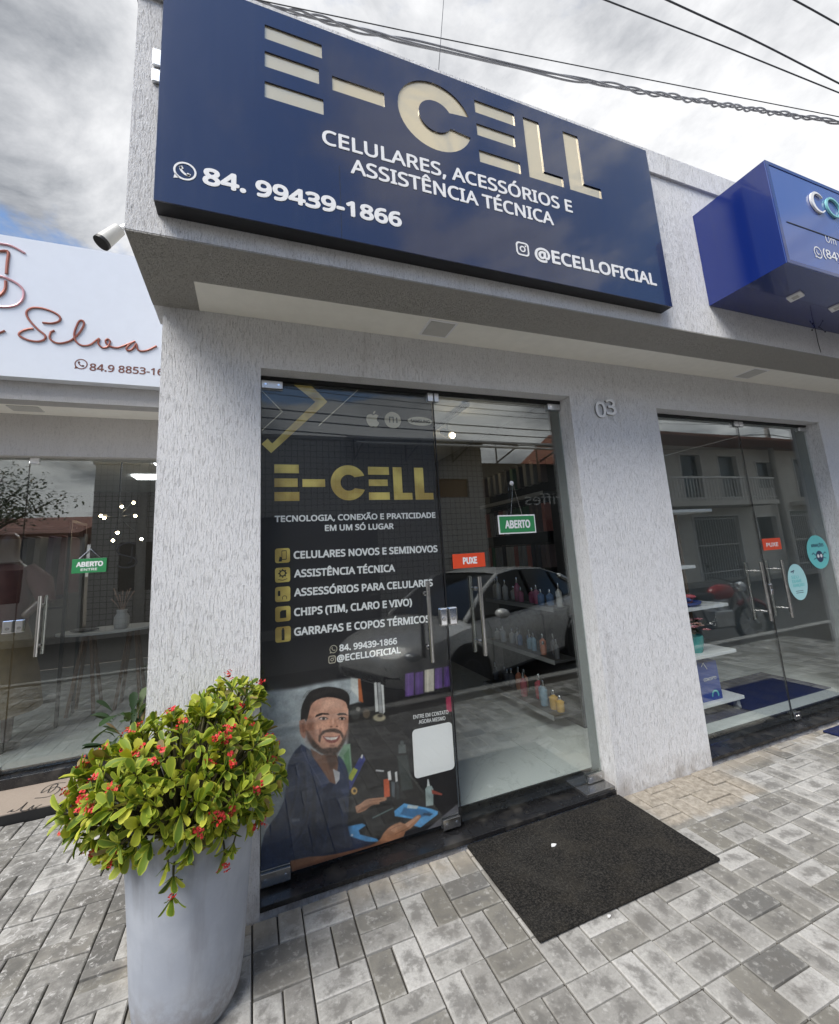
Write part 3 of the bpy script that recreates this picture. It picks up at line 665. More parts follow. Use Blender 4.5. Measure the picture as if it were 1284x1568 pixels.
m = MB(); m.prism(circ(0.845, 3.645, 0.215, 40), 'y', SYF+0.0070, SYF+0.012); fixn(obj('gold_letter', m, GOLD, sg))
YL = SYF-0.0008
def lett(s, x0, x1, z, cap, zr, bold=0.03, fn=None, name='lettering', d=0.0012, mat=WHITEP, par=sg, Y=YL):
    m = MB(); text(m, s, x0, x1, z, cap, Y, bold, d, zr=zr); return obj(name, m, mat, par)
lett('CELULARES, ACESSÓRIOS E', 0.275, 1.650, 3.293, 0.072, 3.300, 0.020)
lett('ASSISTÊNCIA TÉCNICA', 0.398, 1.507, 3.180, 0.072, 3.186, 0.020)
lett('84. 99439-1866', -0.192, 0.622, 2.954, 0.068, 2.961, 0.040)
m = MB(); whatsapp(m, -0.258, 2.988, 0.040, YL, 0.0012); obj('phone_icon', m, WHITEP, sg)
m = MB(); instagram(m, 1.285, 2.992, 0.039, YL, 0.0012); obj('camera_icon', m, WHITEP, sg)
lett('@ECELLOFICIAL', 1.362, 2.218, 2.951, 0.071, 2.957, 0.028)
obj('panel_joint', MB().box(0.345, 0.3465, YL-0.0002, SYF-0.0001, SZ0, 3.20), BLACK, sg)
for za, zb_ in ((3.52, 3.60), (3.44, 3.50)): obj('bracket', MB().bbox(-0.40, -0.36, -0.535, -0.5215, za, zb_, 0.003), ALU, sg)

# house number
hn = thing('house_number', 'raised white house number 03 between the two doorways', 'house number', (2.33, 0, 2.36))
a0 = onY(915, 638, -0.02); a1 = onY(929.5, 638, -0.02); b0 = onY(930.5, 633, -0.02); b1 = onY(944.5, 633, -0.02)
ZD = {}
for s_, u_, vb, vt in (('0', 922, 638.5, 616.5), ('3', 937, 634.5, 612.5)): zb_ = onY(u_, vb, -0.013)[1]; ZD[s_] = (zb_, onY(u_, vt, -0.013)[1]-zb_)
for s_, p, q in (('0', a0, a1), ('3', b0, b1)):
    m = MB(); text(m, s_, p[0], q[0], ZD[s_][0], ZD[s_][1], -0.001, 0.014, 0.012); obj('digit_body', m, simple('digit_side', (0.22, 0.22, 0.22, 1), 0.5), hn)
    m = MB(); text(m, s_, p[0], q[0], ZD[s_][0], ZD[s_][1], -0.0135, 0.016); obj('digit', m, simple('digit_white', (0.9, 0.9, 0.9, 1), 0.4), hn)

# ================================================================== DOOR SIGNS
ps = thing('pull_sign', 'orange PUXE sign stuck on the phone shop door above its handle', 'sign', (1.2, 0.112, 1.375))
obj('plate', MB().bbox(1.097, 1.313, 0.1085, 0.1125, 1.378, 1.462, 0.001), ORANGE, ps)
m = MB(); text(m, 'PUXE', 1.165, 1.255, 1.402, 0.036, 0.1080, 0.04); obj('lettering', m, WHITEP, ps)
ab = thing('open_sign', 'green ABERTO sign hanging by a cord on the phone shop door', 'sign', (1.56, 0.1, 1.57))
obj('plate', MB().bbox(1.422, 1.697, 0.098, 0.102, 1.566, 1.684, 0.001), WHITEP, ab)
obj('green_face', MB().box(1.430, 1.689, 0.0968, 0.0975, 1.574, 1.676), GREENS, ab)
m = MB(); text(m, 'ABERTO', 1.470, 1.652, 1.602, 0.046, 0.0960, 0.035); obj('lettering', m, WHITEP, ab)
obj('cord', MB().tube([(1.52, 0.1, 1.684), (1.556, 0.1, 1.888), (1.602, 0.1, 1.684)], 0.0022, 6), STEEL, ab)
obj('suction_hook', MB().lathe([(0.004, 0), (0.016, 0.001), (0.012, 0.007), (0.005, 0.011)], (1.556, 0.112, 1.89), 14, M4=Matrix.Rotation(PI/2, 4, 'X')), simple('clear_plastic', (0.6, 0.6, 0.6, 1), 0.2), ab)

# ================================================================== POSTER ON THE GLASS
PY = 0.1275
po = thing('window_poster', 'tall dark adhesive poster with gold logo and technician photo on the glass', 'poster', (0.53, 0.13, 0.06))
obj('vinyl_sheet', MB().box(0.036, 1.036, 0.1300, 0.1312, 0.062, 2.450), VINYL, po)
def pp(name, polys, mat, Y=PY):
    m = MB()
    for p in polys: m.prism(p, 'y', Y, Y+0.0006)
    return fixn(obj(name, m, mat, po))
pp('chevron_mark', [[(0.205,2.449),(0.305,2.449),(0.390,2.362),(0.322,2.357),(0.322,2.357)][:4], [(0.390,2.362),(0.322,2.357),(0.091,2.106),(0.085,2.053)], [(0.085,2.053),(0.091,2.106),(0.067,2.132),(0.037,2.101)]], GOLDP)
LN = simple('pale_gold_print', (0.50, 0.46, 0.36, 1), 0.5)
def ln(name, pts, w, mat=LN): return pp(name, [list(q) for q in stroke(pts, w)], mat)
ln('thin_line', [(0.038,2.400),(0.144,2.287)], 0.005); ln('thin_line', [(0.144,2.287),(0.038,2.176)], 0.005); ln('thin_line', [(0.570,2.449),(0.339,2.219)], 0.005)
# brand row: apple outline, round emblem, oval name plate
ap = smoothpts([(0.655,2.298),(0.640,2.304),(0.622,2.297),(0.614,2.276),(0.618,2.252),(0.632,2.230),(0.645,2.226),(0.655,2.230),(0.667,2.226),(0.681,2.236),(0.690,2.253),(0.678,2.266),(0.677,2.283),(0.688,2.297),(0.672,2.304),(0.655,2.298)], 3)
pp('fruit_emblem', [ap[:-1]], LN); pp('fruit_emblem', [[(0.656,2.306),(0.657,2.318),(0.670,2.327),(0.669,2.314)]], LN)
pp('round_emblem', [circ(0.776, 2.275, 0.051, 30)], LN)
MK = VINYL
for x0 in (0.752, 0.775, 0.797): pp('emblem_stroke', [[(x0,2.258),(x0+0.008,2.258),(x0+0.008,2.292),(x0,2.292)]], MK, PY-0.0008)
pp('emblem_stroke', [[(0.752,2.288),(0.783,2.288),(0.783,2.296),(0.752,2.296)]], MK, PY-0.0012)
pp('oval_emblem', [circ(0.952, 2.278, 0.082, 34, rz=0.028)], LN)
m = MB(); text(m, 'SAMSUNG', 0.890, 1.014, 2.268, 0.019, PY-0.0008, 0.03); obj('lettering', m, MK, po)
bar = lambda a, b, c, d: [(a, c), (b, c), (b, d), (a, d)]
pp('gold_letter', [bar(0.101,0.227,1.945,1.992), bar(0.101,0.220,1.870,1.916), bar(0.101,0.228,1.795,1.843)], GOLDP)
pp('gold_letter', [bar(0.245,0.366,1.870,1.913)], GOLDP)
cc = cshape(0.497, 1.894, 0.100, 0.046, 0.42); n2_ = len(cc)//2
pp('gold_letter', [[cc[i], cc[i+1], cc[-2-i], cc[-1-i]] for i in range(n2_-1)], GOLDP)
pp('gold_letter', [bar(0.611,0.736,1.941,1.987), bar(0.613,0.725,1.875,1.913), bar(0.611,0.734,1.795,1.838)], GOLDP)
pp('gold_letter', [bar(0.760,0.814,1.794,1.987), bar(0.814,0.874,1.794,1.834)], GOLDP)
pp('gold_letter', [bar(0.893,0.951,1.793,1.986), bar(0.951,1.008,1.793,1.833)], GOLDP)
for s_, x0, x1, z, zr, cap in (('TECNOLOGIA, CONEXÃO E PRATICIDADE', 0.103, 1.011, 1.686, 1.684, 0.030), ('EM UM SÓ LUGAR', 0.361, 0.747, 1.630, 1.627, 0.030),
        ('CELULARES NOVOS E SEMINOVOS', 0.197, 1.010, 1.492, 1.483, 0.036), ('ASSISTÊNCIA TÉCNICA', 0.198, 0.742, 1.397, 1.389, 0.036), ('ASSESSÓRIOS PARA CELULARES', 0.197, 0.966, 1.302, 1.291, 0.036),
        ('CHIPS (TIM, CLARO E VIVO)', 0.196, 0.832, 1.204, 1.195, 0.036), ('GARRAFAS E COPOS TÉRMICOS', 0.195, 0.935, 1.108, 1.094, 0.036),
        ('84. 99439-1866', 0.421, 0.734, 1.004, 1.001, 0.030), ('@ECELLOFICIAL', 0.407, 0.752, 0.954, 0.952, 0.030)):
    m = MB(); text(m, s_, x0, x1, z, cap, PY, 0.034, zr=zr); obj('lettering', m, WHITEP, po)
m = MB(); whatsapp(m, 0.389, 1.018, 0.020, PY); obj('phone_icon', m, LN, po)
m = MB(); instagram(m, 0.381, 0.968, 0.019, PY); obj('camera_icon', m, LN, po)
for k, zc in enumerate((1.511, 1.413, 1.317, 1.220, 1.121)):
    t_ = obj('icon_tile', MB().prism(rrect(0.103, 0.177, zc-0.037, zc+0.037, 0.012), 'y', PY, PY+0.0006), GOLDP, po); fixn(t_)
    m = MB(); Yk = PY-0.0006
    if k == 0: ringquads(m, rrect(0.135, 0.160, zc-0.022, zc+0.026, 0.003), rrect(0.138, 0.157, zc-0.018, zc+0.022, 0.002), Yk); poly(m, [(0.120, zc-0.03), (0.136, zc-0.03), (0.138, zc-0.01), (0.126, zc-0.004)], Yk)
    if k == 1:
        ringquads(m, circ(0.140, zc+0.008, 0.017, 16), circ(0.140, zc+0.008, 0.011, 16), Yk)
        for q in range(8):
            a = q*PI/4; ribbon(m, [(0.140+0.017*math.cos(a), zc+0.008+0.017*math.sin(a)), (0.140+0.022*math.cos(a), zc+0.008+0.022*math.sin(a))], 0.006, Yk)
        ribbon(m, [(0.118, zc-0.022), (0.14, zc-0.027), (0.163, zc-0.02)], 0.003, Yk)
    if k == 2: poly(m, rrect(0.116, 0.128, zc-0.008, zc+0.018, 0.004), Yk); ribbon(m, smoothpts([(0.138, zc-0.026), (0.140, zc-0.012), (0.150, zc-0.009), (0.158, zc-0.014), (0.159, zc-0.026)], 3), 0.003, Yk)
    if k == 3: poly(m, [(0.126, zc-0.02), (0.156, zc-0.02), (0.156, zc+0.018), (0.134, zc+0.018), (0.126, zc+0.010)], Yk)
    if k == 4: poly(m, rrect(0.133, 0.147, zc-0.028, zc+0.024, 0.003), Yk); poly(m, [(0.136, zc+0.0245), (0.144, zc+0.0245), (0.144, zc+0.030), (0.136, zc+0.030)], Yk)
    obj('icon', m, VINYL, t_)
for s_, x0, x1, z, zr in (('ENTRE EM CONTATO', 0.806, 1.012, 0.606, 0.596), ('AGORA MESMO', 0.836, 0.992, 0.576, 0.568)):
    m = MB(); text(m, s_, x0, x1, z, 0.019, PY, 0.012, zr=zr); obj('lettering', m, WHITEP, po)
pp('blank_card', [rrect(0.795, 1.029, 0.315, 0.553, 0.022)], WHITEP)

# printed photograph of a technician at his bench (flat print, painted as point colours)
NX, NZ = 330, 270
gx = np.linspace(0.037, 1.035, NX); gz = np.linspace(0.063, 0.93, NZ); GX, GZ = np.meshgrid(gx, gz)
Pw = np.stack([GX-CAMP[0], np.full_like(GX, 0.1293-CAMP[1]), GZ-CAMP[2]], -1) @ RC.T
U = ((PPX+FPX*Pw[..., 0]/Pw[..., 2])-380)*3.567; Vv = ((PPY+FPX*Pw[..., 1]/Pw[..., 2])-1000)*3.567
IMG = np.zeros((NZ, NX, 3)); IMG[:] = (30, 28, 31)
def nz(sc, seed):
    r = np.random.RandomState(seed); g = r.rand(64, 64); x = (U/sc) % 63; y = (Vv/sc) % 63; i = x.astype(int); j = y.astype(int); a = x-i; b = y-j
    return g[j, i]*(1-a)*(1-b)+g[j, i+1]*a*(1-b)+g[j+1, i]*(1-a)*b+g[j+1, i+1]*a*b
def pmask(pts, soft=2.5):
    n = len(pts); ins = np.zeros(U.shape, bool); dmin = np.full(U.shape, 1e9)
    for i in range(n):
        x1, y1 = pts[i]; x2, y2 = pts[(i+1) % n]
        cnd = ((y1 > Vv) != (y2 > Vv)); xi = (x2-x1)*(Vv-y1)/((y2-y1) or 1e-9)+x1; ins ^= cnd & (U < xi)
        dx, dy = x2-x1, y2-y1; tt = np.clip(((U-x1)*dx+(Vv-y1)*dy)/(dx*dx+dy*dy+1e-9), 0, 1); dmin = np.minimum(dmin, np.hypot(U-x1-tt*dx, Vv-y1-tt*dy))
    sdv = np.where(ins, dmin, -dmin); q = np.clip(sdv/(2*soft)+0.5, 0, 1); return q*q*(3-2*q)
def put(mask, col, a=1.0):
    global IMG
    IMG = IMG*(1-mask[..., None]*a)+np.array(col)*mask[..., None]*a
def P_(pts, col, soft=2.5, a=1.0, sm=0, tex=0):
    if sm: pts = smoothpts(list(pts)+[pts[0]], sm)[:-1]
    m = pmask(pts, soft); c = np.array(col, float)
    put(m, c, a)
    if tex: IMG[...] = IMG*(1+m[..., None]*tex*(nz(9, 3)[..., None]-0.5))
def E_(cx, cy, rx, ry, col, soft=3, a=1.0, rot=0):
    c, s = math.cos(rot), math.sin(rot); X = ((U-cx)*c+(Vv-cy)*s)/rx; Y = (-(U-cx)*s+(Vv-cy)*c)/ry; d = (1-np.hypot(X, Y))*min(rx, ry)
    q = np.clip(d/(2*soft)+0.5, 0, 1); put(q*q*(3-2*q), col, a)
IMG += (nz(60, 1)[..., None]-0.5)*10
P_([(40,232),(120,205),(250,192),(420,158),(560,136),(606,150),(612,290),(540,330),(540,620),(300,760),(180,1000),(60,1230),(20,1230)], (163,170,172), 14)
E_(60, 620, 220, 420, (128,137,142), 90, 0.6)
P_([(560,135),(600,140),(606,250),(560,200)], (196,198,192), 5); P_([(598,140),(612,140),(628,270),(604,262)], (178,96,52), 3)
P_([(545,285),(600,268),(720,300),(760,370),(660,385),(540,400)], (38,36,36), 6); E_(585, 325, 26, 40, (58,58,56), 6); E_(645, 330, 20, 26, (92,80,66), 6); E_(600, 305, 12, 12, (130,126,118), 4)
P_([(686,162),(700,158),(712,318),(694,322)], (196,196,192), 3); P_([(704,160),(722,160),(734,330),(714,326)], (150,150,148), 3); P_([(724,170),(738,174),(746,320),(736,334)], (205,205,200), 3)
E_(715, 352, 34, 20, (166,156,128), 5); E_(720, 342, 14, 8, (60,54,48), 4)
for x0, x1, y0, y1, c in ((856,904,104,238,(96,68,128)), (910,956,98,228,(84,58,116)), (962,1014,84,214,(178,172,156)), (1018,1060,76,196,(92,64,124)), (1066,1104,68,186,(80,54,112))):
    P_([(x0,y0+8),(x1,y0),(x1,y1-8),(x0,y1)], c, 4); P_([(x0+14,y0+8),(x0+22,y0+6),(x0+22,y1),(x0+14,y1)], tuple(min(255, q*1.25) for q in c), 4, 0.6)
P_([(1078,240),(1112,232),(1122,318),(1082,322)], (176,48,84), 5)
P_([(800,260),(1100,210),(1110,230),(800,300)], (54,50,50), 6)
P_([(560,420),(1130,330),(1160,980),(560,1180)], (40,38,41), 20)
P_([(812,560),(868,556),(900,740),(836,752)], (60,66,66), 6); P_([(818,500),(858,498),(862,545),(820,548)], (88,94,94), 4); E_(838, 492, 10, 16, (74,80,80), 3)
P_([(488,572),(520,500),(556,494),(568,640),(540,690),(500,640)], (118,148,124), 5); P_([(520,560),(548,520),(560,640),(536,668)], (84,126,88), 5)
P_([(606,572),(628,556),(640,580),(560,742),(528,758),(520,730)], (46,56,126), 3); P_([(574,624),(598,638),(566,698),(542,684)], (166,176,60), 3); P_([(612,570),(620,552),(626,556),(622,576)], (200,200,196), 2)
P_([(696,636),(740,640),(740,648),(696,644)], (190,190,190), 3); E_(578, 752, 17, 20, (190,150,80), 4); E_(580, 752, 8, 9, (60,50,42), 3)
P_([(738,690),(768,684),(774,782),(742,790)], (206,92,54), 3); P_([(760,648),(776,642),(782,692),(764,694)], (214,212,210), 3); P_([(800,650),(812,646),(816,700),(804,704)], (206,206,204), 3); P_([(780,700),(800,704),(800,790),(784,780)], (90,98,104), 4); P_([(806,706),(820,700),(824,790),(810,800)], (52,56,60), 4)
P_([(966,742),(976,726),(1000,724),(1010,742),(1010,830),(970,836)], (142,156,154), 3); P_([(978,688),(984,688),(992,726),(976,726)], (196,200,198), 2); P_([(1000,745),(1060,768),(1056,776),(1004,768)], (150,72,60), 3)
# blue benches / trays
P_([(796,862),(850,820),(1000,850),(1036,864),(1034,880),(940,952),(884,936),(900,905),(800,890)], (84,158,214), 3)
P_([(850,842),(960,852),(1000,872),(930,905),(830,880)], (50,96,140), 5, 0.75); P_([(870,828),(930,834),(920,850),(866,846)], (176,190,196), 3); P_([(960,872),(1010,876),(990,890),(950,884)], (40,70,100), 3)
P_([(676,896),(790,842),(792,848),(680,904)], (90,110,110), 3)
P_([(540,946),(622,930),(642,940),(602,968),(610,990),(702,1014),(716,1030),(640,1030),(546,998)], (78,150,206), 3); E_(566, 994, 6, 6, (220,230,236), 2)
# shirt
P_([(292,498),(258,530),(230,575),(214,620),(206,700),(200,790),(160,880),(100,960),(72,1060),(66,1190),(130,1196),(240,1140),(400,1112),(560,1084),(690,1040),(556,1000),(545,880),(552,760),(546,660),(520,590),(490,560),(470,600),(400,570),(340,530)], (40,53,84), 5, sm=2, tex=0.25)
P_([(300,520),(260,640),(300,900),(270,1100),(160,1160),(80,1180),(80,1050),(170,880),(206,780),(214,640)], (52,68,102), 28, 0.6)
P_([(420,760),(520,760),(548,900),(560,1080),(360,1110)], (28,38,62), 26, 0.6); P_([(352,700),(372,740),(376,1000),(352,1090),(344,900)], (26,36,60), 9, 0.7)
P_([(288,500),(276,560),(330,640),(402,746),(444,704),(400,640),(340,560)], (48,62,98), 4); P_([(404,744),(446,706),(468,714),(452,760),(500,790),(430,770)], (30,40,68), 6, 0.8)
P_([(496,570),(530,640),(548,760),(530,790),(500,740),(486,650)], (44,58,92), 4)
for q in stroke([(288,520),(330,600),(380,680),(406,732)], 3): P_(q, (110,120,150), 1.5, 0.5)
P_([(236,905),(280,900),(282,918),(240,922)], (120,126,140), 5, 0.7)
for q0 in ([(250,600),(262,700),(250,800),(210,930)], [(300,620),(312,760),(300,900)], [(330,860),(300,960),(230,1060)], [(200,880),(240,940),(300,960)], [(420,800),(430,900),(400,1060)], [(470,780),(500,880),(520,1040)], [(120,1000),(200,1010),(260,980)], [(380,980),(430,1030),(520,1060)]):
    for q in stroke(smoothpts(q0, 3), 9): P_(q, (22,32,56), 8, 0.35)
    for q in stroke(smoothpts([(a+14, b_) for a, b_ in q0], 3), 7): P_(q, (74,92,130), 8, 0.22)
for q in stroke([(520,800),(540,880),(580,930)], 5): P_(q, (20,24,36), 2, 0.8)
# neck and undershirt
P_([(340,520),(400,556),(480,552),(490,600),(486,660),(476,716),(446,704),(404,640),(350,562)], (122,84,66), 4); P_([(420,560),(486,550),(488,600),(450,640)], (72,48,40), 12, 0.7); P_([(462,632),(500,650),(498,690),(478,716)], (188,186,188), 3)
# head
P_([(278,372),(296,358),(312,376),(316,440),(306,466),(290,452),(280,420)], (168,116,94), 3, sm=2); P_([(290,384),(304,380),(308,430),(298,440)], (124,78,62), 4, 0.7)
P_([(318,330),(328,276),(370,244),(430,232),(500,240),(538,270),(546,330),(544,400),(532,450),(514,500),(486,540),(446,556),(400,540),(356,508),(324,456),(314,400)], (206,152,126), 3, sm=3)
P_([(316,340),(350,330),(364,420),(380,500),(420,548),(356,508),(324,456)], (160,108,86), 14, 0.7); P_([(400,250),(500,250),(520,300),(400,310)], (226,178,152), 16, 0.55)
E_(380, 398, 26, 22, (222,166,138), 12, 0.6); E_(516, 396, 18, 18, (216,160,134), 9, 0.6)
P_([(286,366),(288,310),(304,260),(336,212),(384,190),(440,183),(500,192),(540,214),(554,250),(548,300),(542,300),(532,268),(490,248),(430,240),(372,256),(342,288),(328,340),(318,372),(306,360)], (32,27,27), 3, sm=2); P_([(340,230),(440,196),(520,212),(440,214),(360,250)], (58,50,48), 8, 0.6)
# beard, moustache, mouth
P_([(314,420),(330,432),(352,470),(380,500),(404,520),(446,514),(486,512),(512,476),(530,440),(540,420),(534,470),(514,510),(488,544),(446,562),(398,548),(352,514),(322,466)], (54,40,35), 8, 0.82, 2, 0.5)
P_([(384,450),(404,424),(446,412),(474,410),(506,424),(522,450),(516,470),(500,440),(460,430),(420,434),(398,452),(392,490),(382,480)], (50,37,33), 5, 0.80, 0, 0.4)
P_([(404,452),(440,456),(480,454),(502,448),(488,480),(456,492),(426,482)], (146,82,74), 3, sm=2); P_([(414,457),(442,460),(478,458),(492,454),(480,470),(454,475),(428,470)], (222,212,204), 2.5); E_(458, 506, 18, 7, (120,80,66), 4, 0.6)
IMG[...] = IMG*(1+pmask([(318,330),(370,244),(500,240),(546,330),(540,440),(500,530),(446,556),(356,508),(314,400)], 6)[..., None]*0.10*(nz(5, 31)[..., None]-0.5))
E_(330, 420, 30, 70, (140,92,72), 16, 0.45); E_(536, 410, 14, 60, (150,100,80), 10, 0.5); P_([(384,414),(398,404),(404,430),(392,446)], (168,112,90), 5, 0.6); P_([(500,404),(512,412),(520,440),(508,430)], (160,106,84), 5, 0.5)
for k in range(46):
    x = 296+k*5.4; q = [(x, 250-34*math.sin((x-290)/260*3.1)), (x+10, 232-40*math.sin((x-290)/260*3.1)), (x+26, 206-16*math.sin((x-290)/260*3.1))]
    for s_ in stroke(q, 1.6): P_(s_, (74,62,56) if k % 3 else (14,12,12), 1.5, 0.45)
# nose, eyes, brows
P_([(450,340),(468,336),(482,380),(494,398),(470,408),(446,402),(440,392)], (190,134,108), 6, 0.7, 2); E_(452, 402, 7, 4, (96,56,44), 3, 0.8); E_(484, 400, 6, 4, (96,56,44), 3, 0.8); E_(462, 372, 5, 20, (234,188,162), 4, 0.6)
P_([(364,350),(372,336),(398,326),(436,328),(444,336),(406,336),(380,346)], (34,26,25), 2.5, 0.95); P_([(482,334),(500,326),(530,328),(544,342),(520,336),(492,340)], (34,26,25), 2.5, 0.95)
E_(408, 358, 27, 10, (120,80,66), 4, 0.7); E_(512, 358, 22, 9, (120,80,66), 4, 0.7); E_(408, 358, 20, 6, (214,200,192), 2, 0.8); E_(512, 358, 17, 6, (214,200,192), 2, 0.8); E_(411, 358, 8, 7, (28,20,18), 2); E_(512, 358, 7, 7, (28,20,18), 2)
for q in stroke([(386,356),(398,350),(420,350),(434,358)], 5): P_(q, (30,22,20), 1.5, 0.9)
for q in stroke([(494,356),(506,350),(524,351),(532,358)], 4): P_(q, (30,22,20), 1.5, 0.9)
P_([(386,420),(396,410),(398,440),(388,450)], (150,100,82), 5, 0.6); E_(350, 300, 14, 30, (180,128,104), 9, 0.5)
# forearms and hands
P_([(230,1134),(330,1112),(400,1108),(470,1098),(552,1080),(640,1058),(690,1040),(722,1012),(740,980),(778,944),(830,922),(854,932),(924,884),(942,888),(934,908),(888,956),(858,972),(848,1000),(800,1018),(740,1044),(650,1082),(500,1136),(350,1188),(262,1220),(236,1180)], (172,116,82), 4, sm=2)
P_([(260,1214),(350,1180),(500,1126),(650,1072),(760,1030),(700,1030),(560,1080),(420,1120),(250,1180)], (112,68,44), 12, 0.65); P_([(760,960),(830,928),(850,936),(800,980)], (204,150,116), 8, 0.7); P_([(854,934),(930,886),(938,892),(868,950)], (206,154,122), 3, 0.7)
for q in stroke([(800,990),(850,966),(884,950)], 3): P_(q, (104,64,46), 2, 0.7)
for q in stroke([(770,966),(812,944),(848,936)], 3): P_(q, (120,76,54), 2, 0.6)
P_([(584,836),(612,822),(634,804),(660,794),(700,790),(748,786),(756,796),(746,806),(716,814),(716,824),(684,828),(660,840),(640,858),(606,872),(590,868)], (178,128,98), 3, sm=2); P_([(600,866),(640,850),(690,824),(660,826),(620,842)], (110,70,52), 6, 0.6)
for q in stroke([(660,806),(700,802),(736,796)], 3): P_(q, (120,80,60), 2, 0.6)
# folded corner of the vinyl
P_([(970,968),(1150,816),(1162,930),(1080,962),(1010,988)], (112,110,116), 4, 0.8)
# soft upper edge of the print
edge = 190-0.13*(U-60)+20*(nz(200, 5)-0.5); fa = np.clip((Vv-(edge-60))/90, 0, 1); fa = fa*fa*(3-2*fa)
dark = np.array((30, 28, 31.0)); keepU = np.clip((U-540)/60, 0, 1); fa = np.maximum(fa, keepU*np.clip((Vv-40)/50, 0, 1))
IMG = IMG*fa[..., None]+dark*(1-fa[..., None]); 
def blur(A, n):
    for _ in range(n):
        A = (A+np.roll(A, 1, 0)+np.roll(A, -1, 0))/3; A = (A+np.roll(A, 1, 1)+np.roll(A, -1, 1))/3
    return A
IMG = np.clip((IMG-70)*1.14+70, 0, 255); gm = IMG.mean(-1, keepdims=True); IMG = gm+(IMG-gm)*0.86; IMG = IMG*(0.90+0.22*nz(34, 12)[..., None])*(0.95+0.10*nz(7, 15)[..., None])
IMG = np.clip(IMG+(nz(4, 9)[..., None]-0.5)*10, 0, 255)/255
LIN = np.where(IMG <= 0.04045, IMG/12.92, ((IMG+0.055)/1.055)**2.4)*0.80
c0 = Vector((0.536, 0.1293, 0.063)); VX = np.stack([GX-c0.x, np.zeros_like(GX), GZ-c0.z], -1).reshape(-1, 3)
ii = (np.arange(NZ-1)[:, None]*NX+np.arange(NX-1)[None, :]).reshape(-1); FX = np.stack([ii, ii+1, ii+NX+1, ii+NX], -1)
me = bpy.data.meshes.new('photo_print'); me.from_pydata(VX.tolist(), [], FX.tolist())
at = me.color_attributes.new('ink', 'FLOAT_COLOR', 'POINT'); at.data.foreach_set('color', np.concatenate([LIN.reshape(-1, 3), np.ones((NX*NZ, 1))], 1).astype(np.float32).ravel())
t = NT('photo_ink'); a_ = t.N('ShaderNodeAttribute', attribute_name='ink'); t.bsdf(a_.outputs['Color'], 0.5)
me.materials.append(t.m); me.update(); o = bpy.data.objects.new('photo_print', me); COL.objects.link(o); o.parent = po; o.location = c0-wloc(po)
o['label'] = 'printed photo of a smiling bearded man in a navy shirt repairing phones'
# ================================================================== RIGHT SHOP SIGN
rs = thing('fascia_sign', 'royal blue boxed fascia sign over the right hand shop', 'sign', (4.2, -0.97, 2.965))
RX0, RX1, RYF, RZ0, RZ1 = 2.785, 6.15, -0.970, 2.965, 3.632
obj('sign_box', MB().box(RX0, RX1, RYF+0.004, -0.5205, RZ0, RZ1), ROYAL, rs)
FACE2 = m_navy('pale_blue_glossy_face', (0.060, 0.105, 0.34, 1), 0.05)
obj('sign_face', MB().box(RX0, RX1, RYF-0.001, RYF+0.0035, RZ0, RZ1), FACE2, rs)
lipm = MB(); ringquads(lipm, [(RX0,RZ0),(RX1,RZ0),(RX1,RZ1),(RX0,RZ1)], [(RX0+0.028,RZ0+0.022),(RX1-0.028,RZ0+0.022),(RX1-0.028,RZ1-0.022),(RX0+0.028,RZ1-0.022)], RYF-0.0012, 0.003)
fixn(obj('edge_trim', lipm, ROYAL, rs))
YR = RYF-0.003
def crescent(cx, cz, rx, rz, open_=True):
    a0, a1 = (0.75, 2*PI-0.75) if open_ else (0.02, 2*PI-0.02)
    T = np.linspace(a0, a1, 40); L = []
    o = [(cx+rx*math.cos(t), cz+rz*math.sin(t)) for t in T]; i = [(cx+rx*0.16+rx*0.80*math.cos(t), cz+rz*0.84*math.sin(t)) for t in T]
    return [[o[k], o[k+1], i[k+1], i[k]] for k in range(39)]
m = MB()
for q in crescent(3.235, 3.462, 0.075, 0.072): m.prism(q, 'y', YR, YR-0.010)
fixn(obj('raised_letter', m, WHITEP, rs))
m = MB(); ringquads(m, circ(3.400, 3.470, 0.078, 36, rz=0.070), circ(3.402, 3.468, 0.066, 36, rz=0.058), YR, 0.010); fixn(obj('raised_letter', m, simple('teal_letter', (0.25, 0.6, 0.6, 1), 0.3), rs))
obj('panel_line', MB().box(2.870, 6.0, YR-0.0005, YR+0.0015, 3.240, 3.246), BLACK, rs)
m = MB(); text(m, 'Um', 3.240, 3.345, 3.196, 0.050, YR, 0.0); obj('lettering', m, WHITEP, rs)
m = MB(); text(m, '(84)', 3.172, 3.345, 3.082, 0.056, YR, 0.02); obj('lettering', m, WHITEP, rs)
m = MB(); whatsapp(m, 3.120, 3.098, 0.040, YR); obj('phone_icon', m, WHITEP, rs)
for x in (3.20, 3.66, 4.12, 4.60):
    l = obj('recessed_lamp', MB().prism([(x, -0.735), (x+0.085, -0.715), (x+0.085, -0.795), (x, -0.815)], 'z', 2.9645, 2.955), WHITE, rs); fixn(l)
    obj('lens', MB().prism([(x+0.02, -0.752), (x+0.065, -0.742), (x+0.065, -0.778), (x+0.02, -0.788)], 'z', 2.9545, 2.953), SOFL, l)
wd = thing('dry_weed', 'small dead weed hanging off the ledge under the blue sign', 'weed', (4.02, -0.53, 2.86))
m = MB(); random.seed(3); wx, wz = onY(1248, 500, -0.535)
for k in range(9):
    a = random.uniform(0, 2*PI); L = random.uniform(0.04, 0.12); p = Vector((wx, -0.54, wz)); q = p+Vector((math.cos(a)*L, -random.uniform(0, 0.04), math.sin(a)*L*0.8))
    m.tube([p, (p+q)/2+Vector((0, 0, 0.008)), q], [0.003, 0.002, 0.001], 5); m.ball(q, 0.008, (1, 0.5, 0.7), 5)
m.tube([(wx, -0.53, wz), (wx+0.012, -0.523, wz-0.12), (wx+0.02, -0.523, wz-0.20)], 0.002, 5)
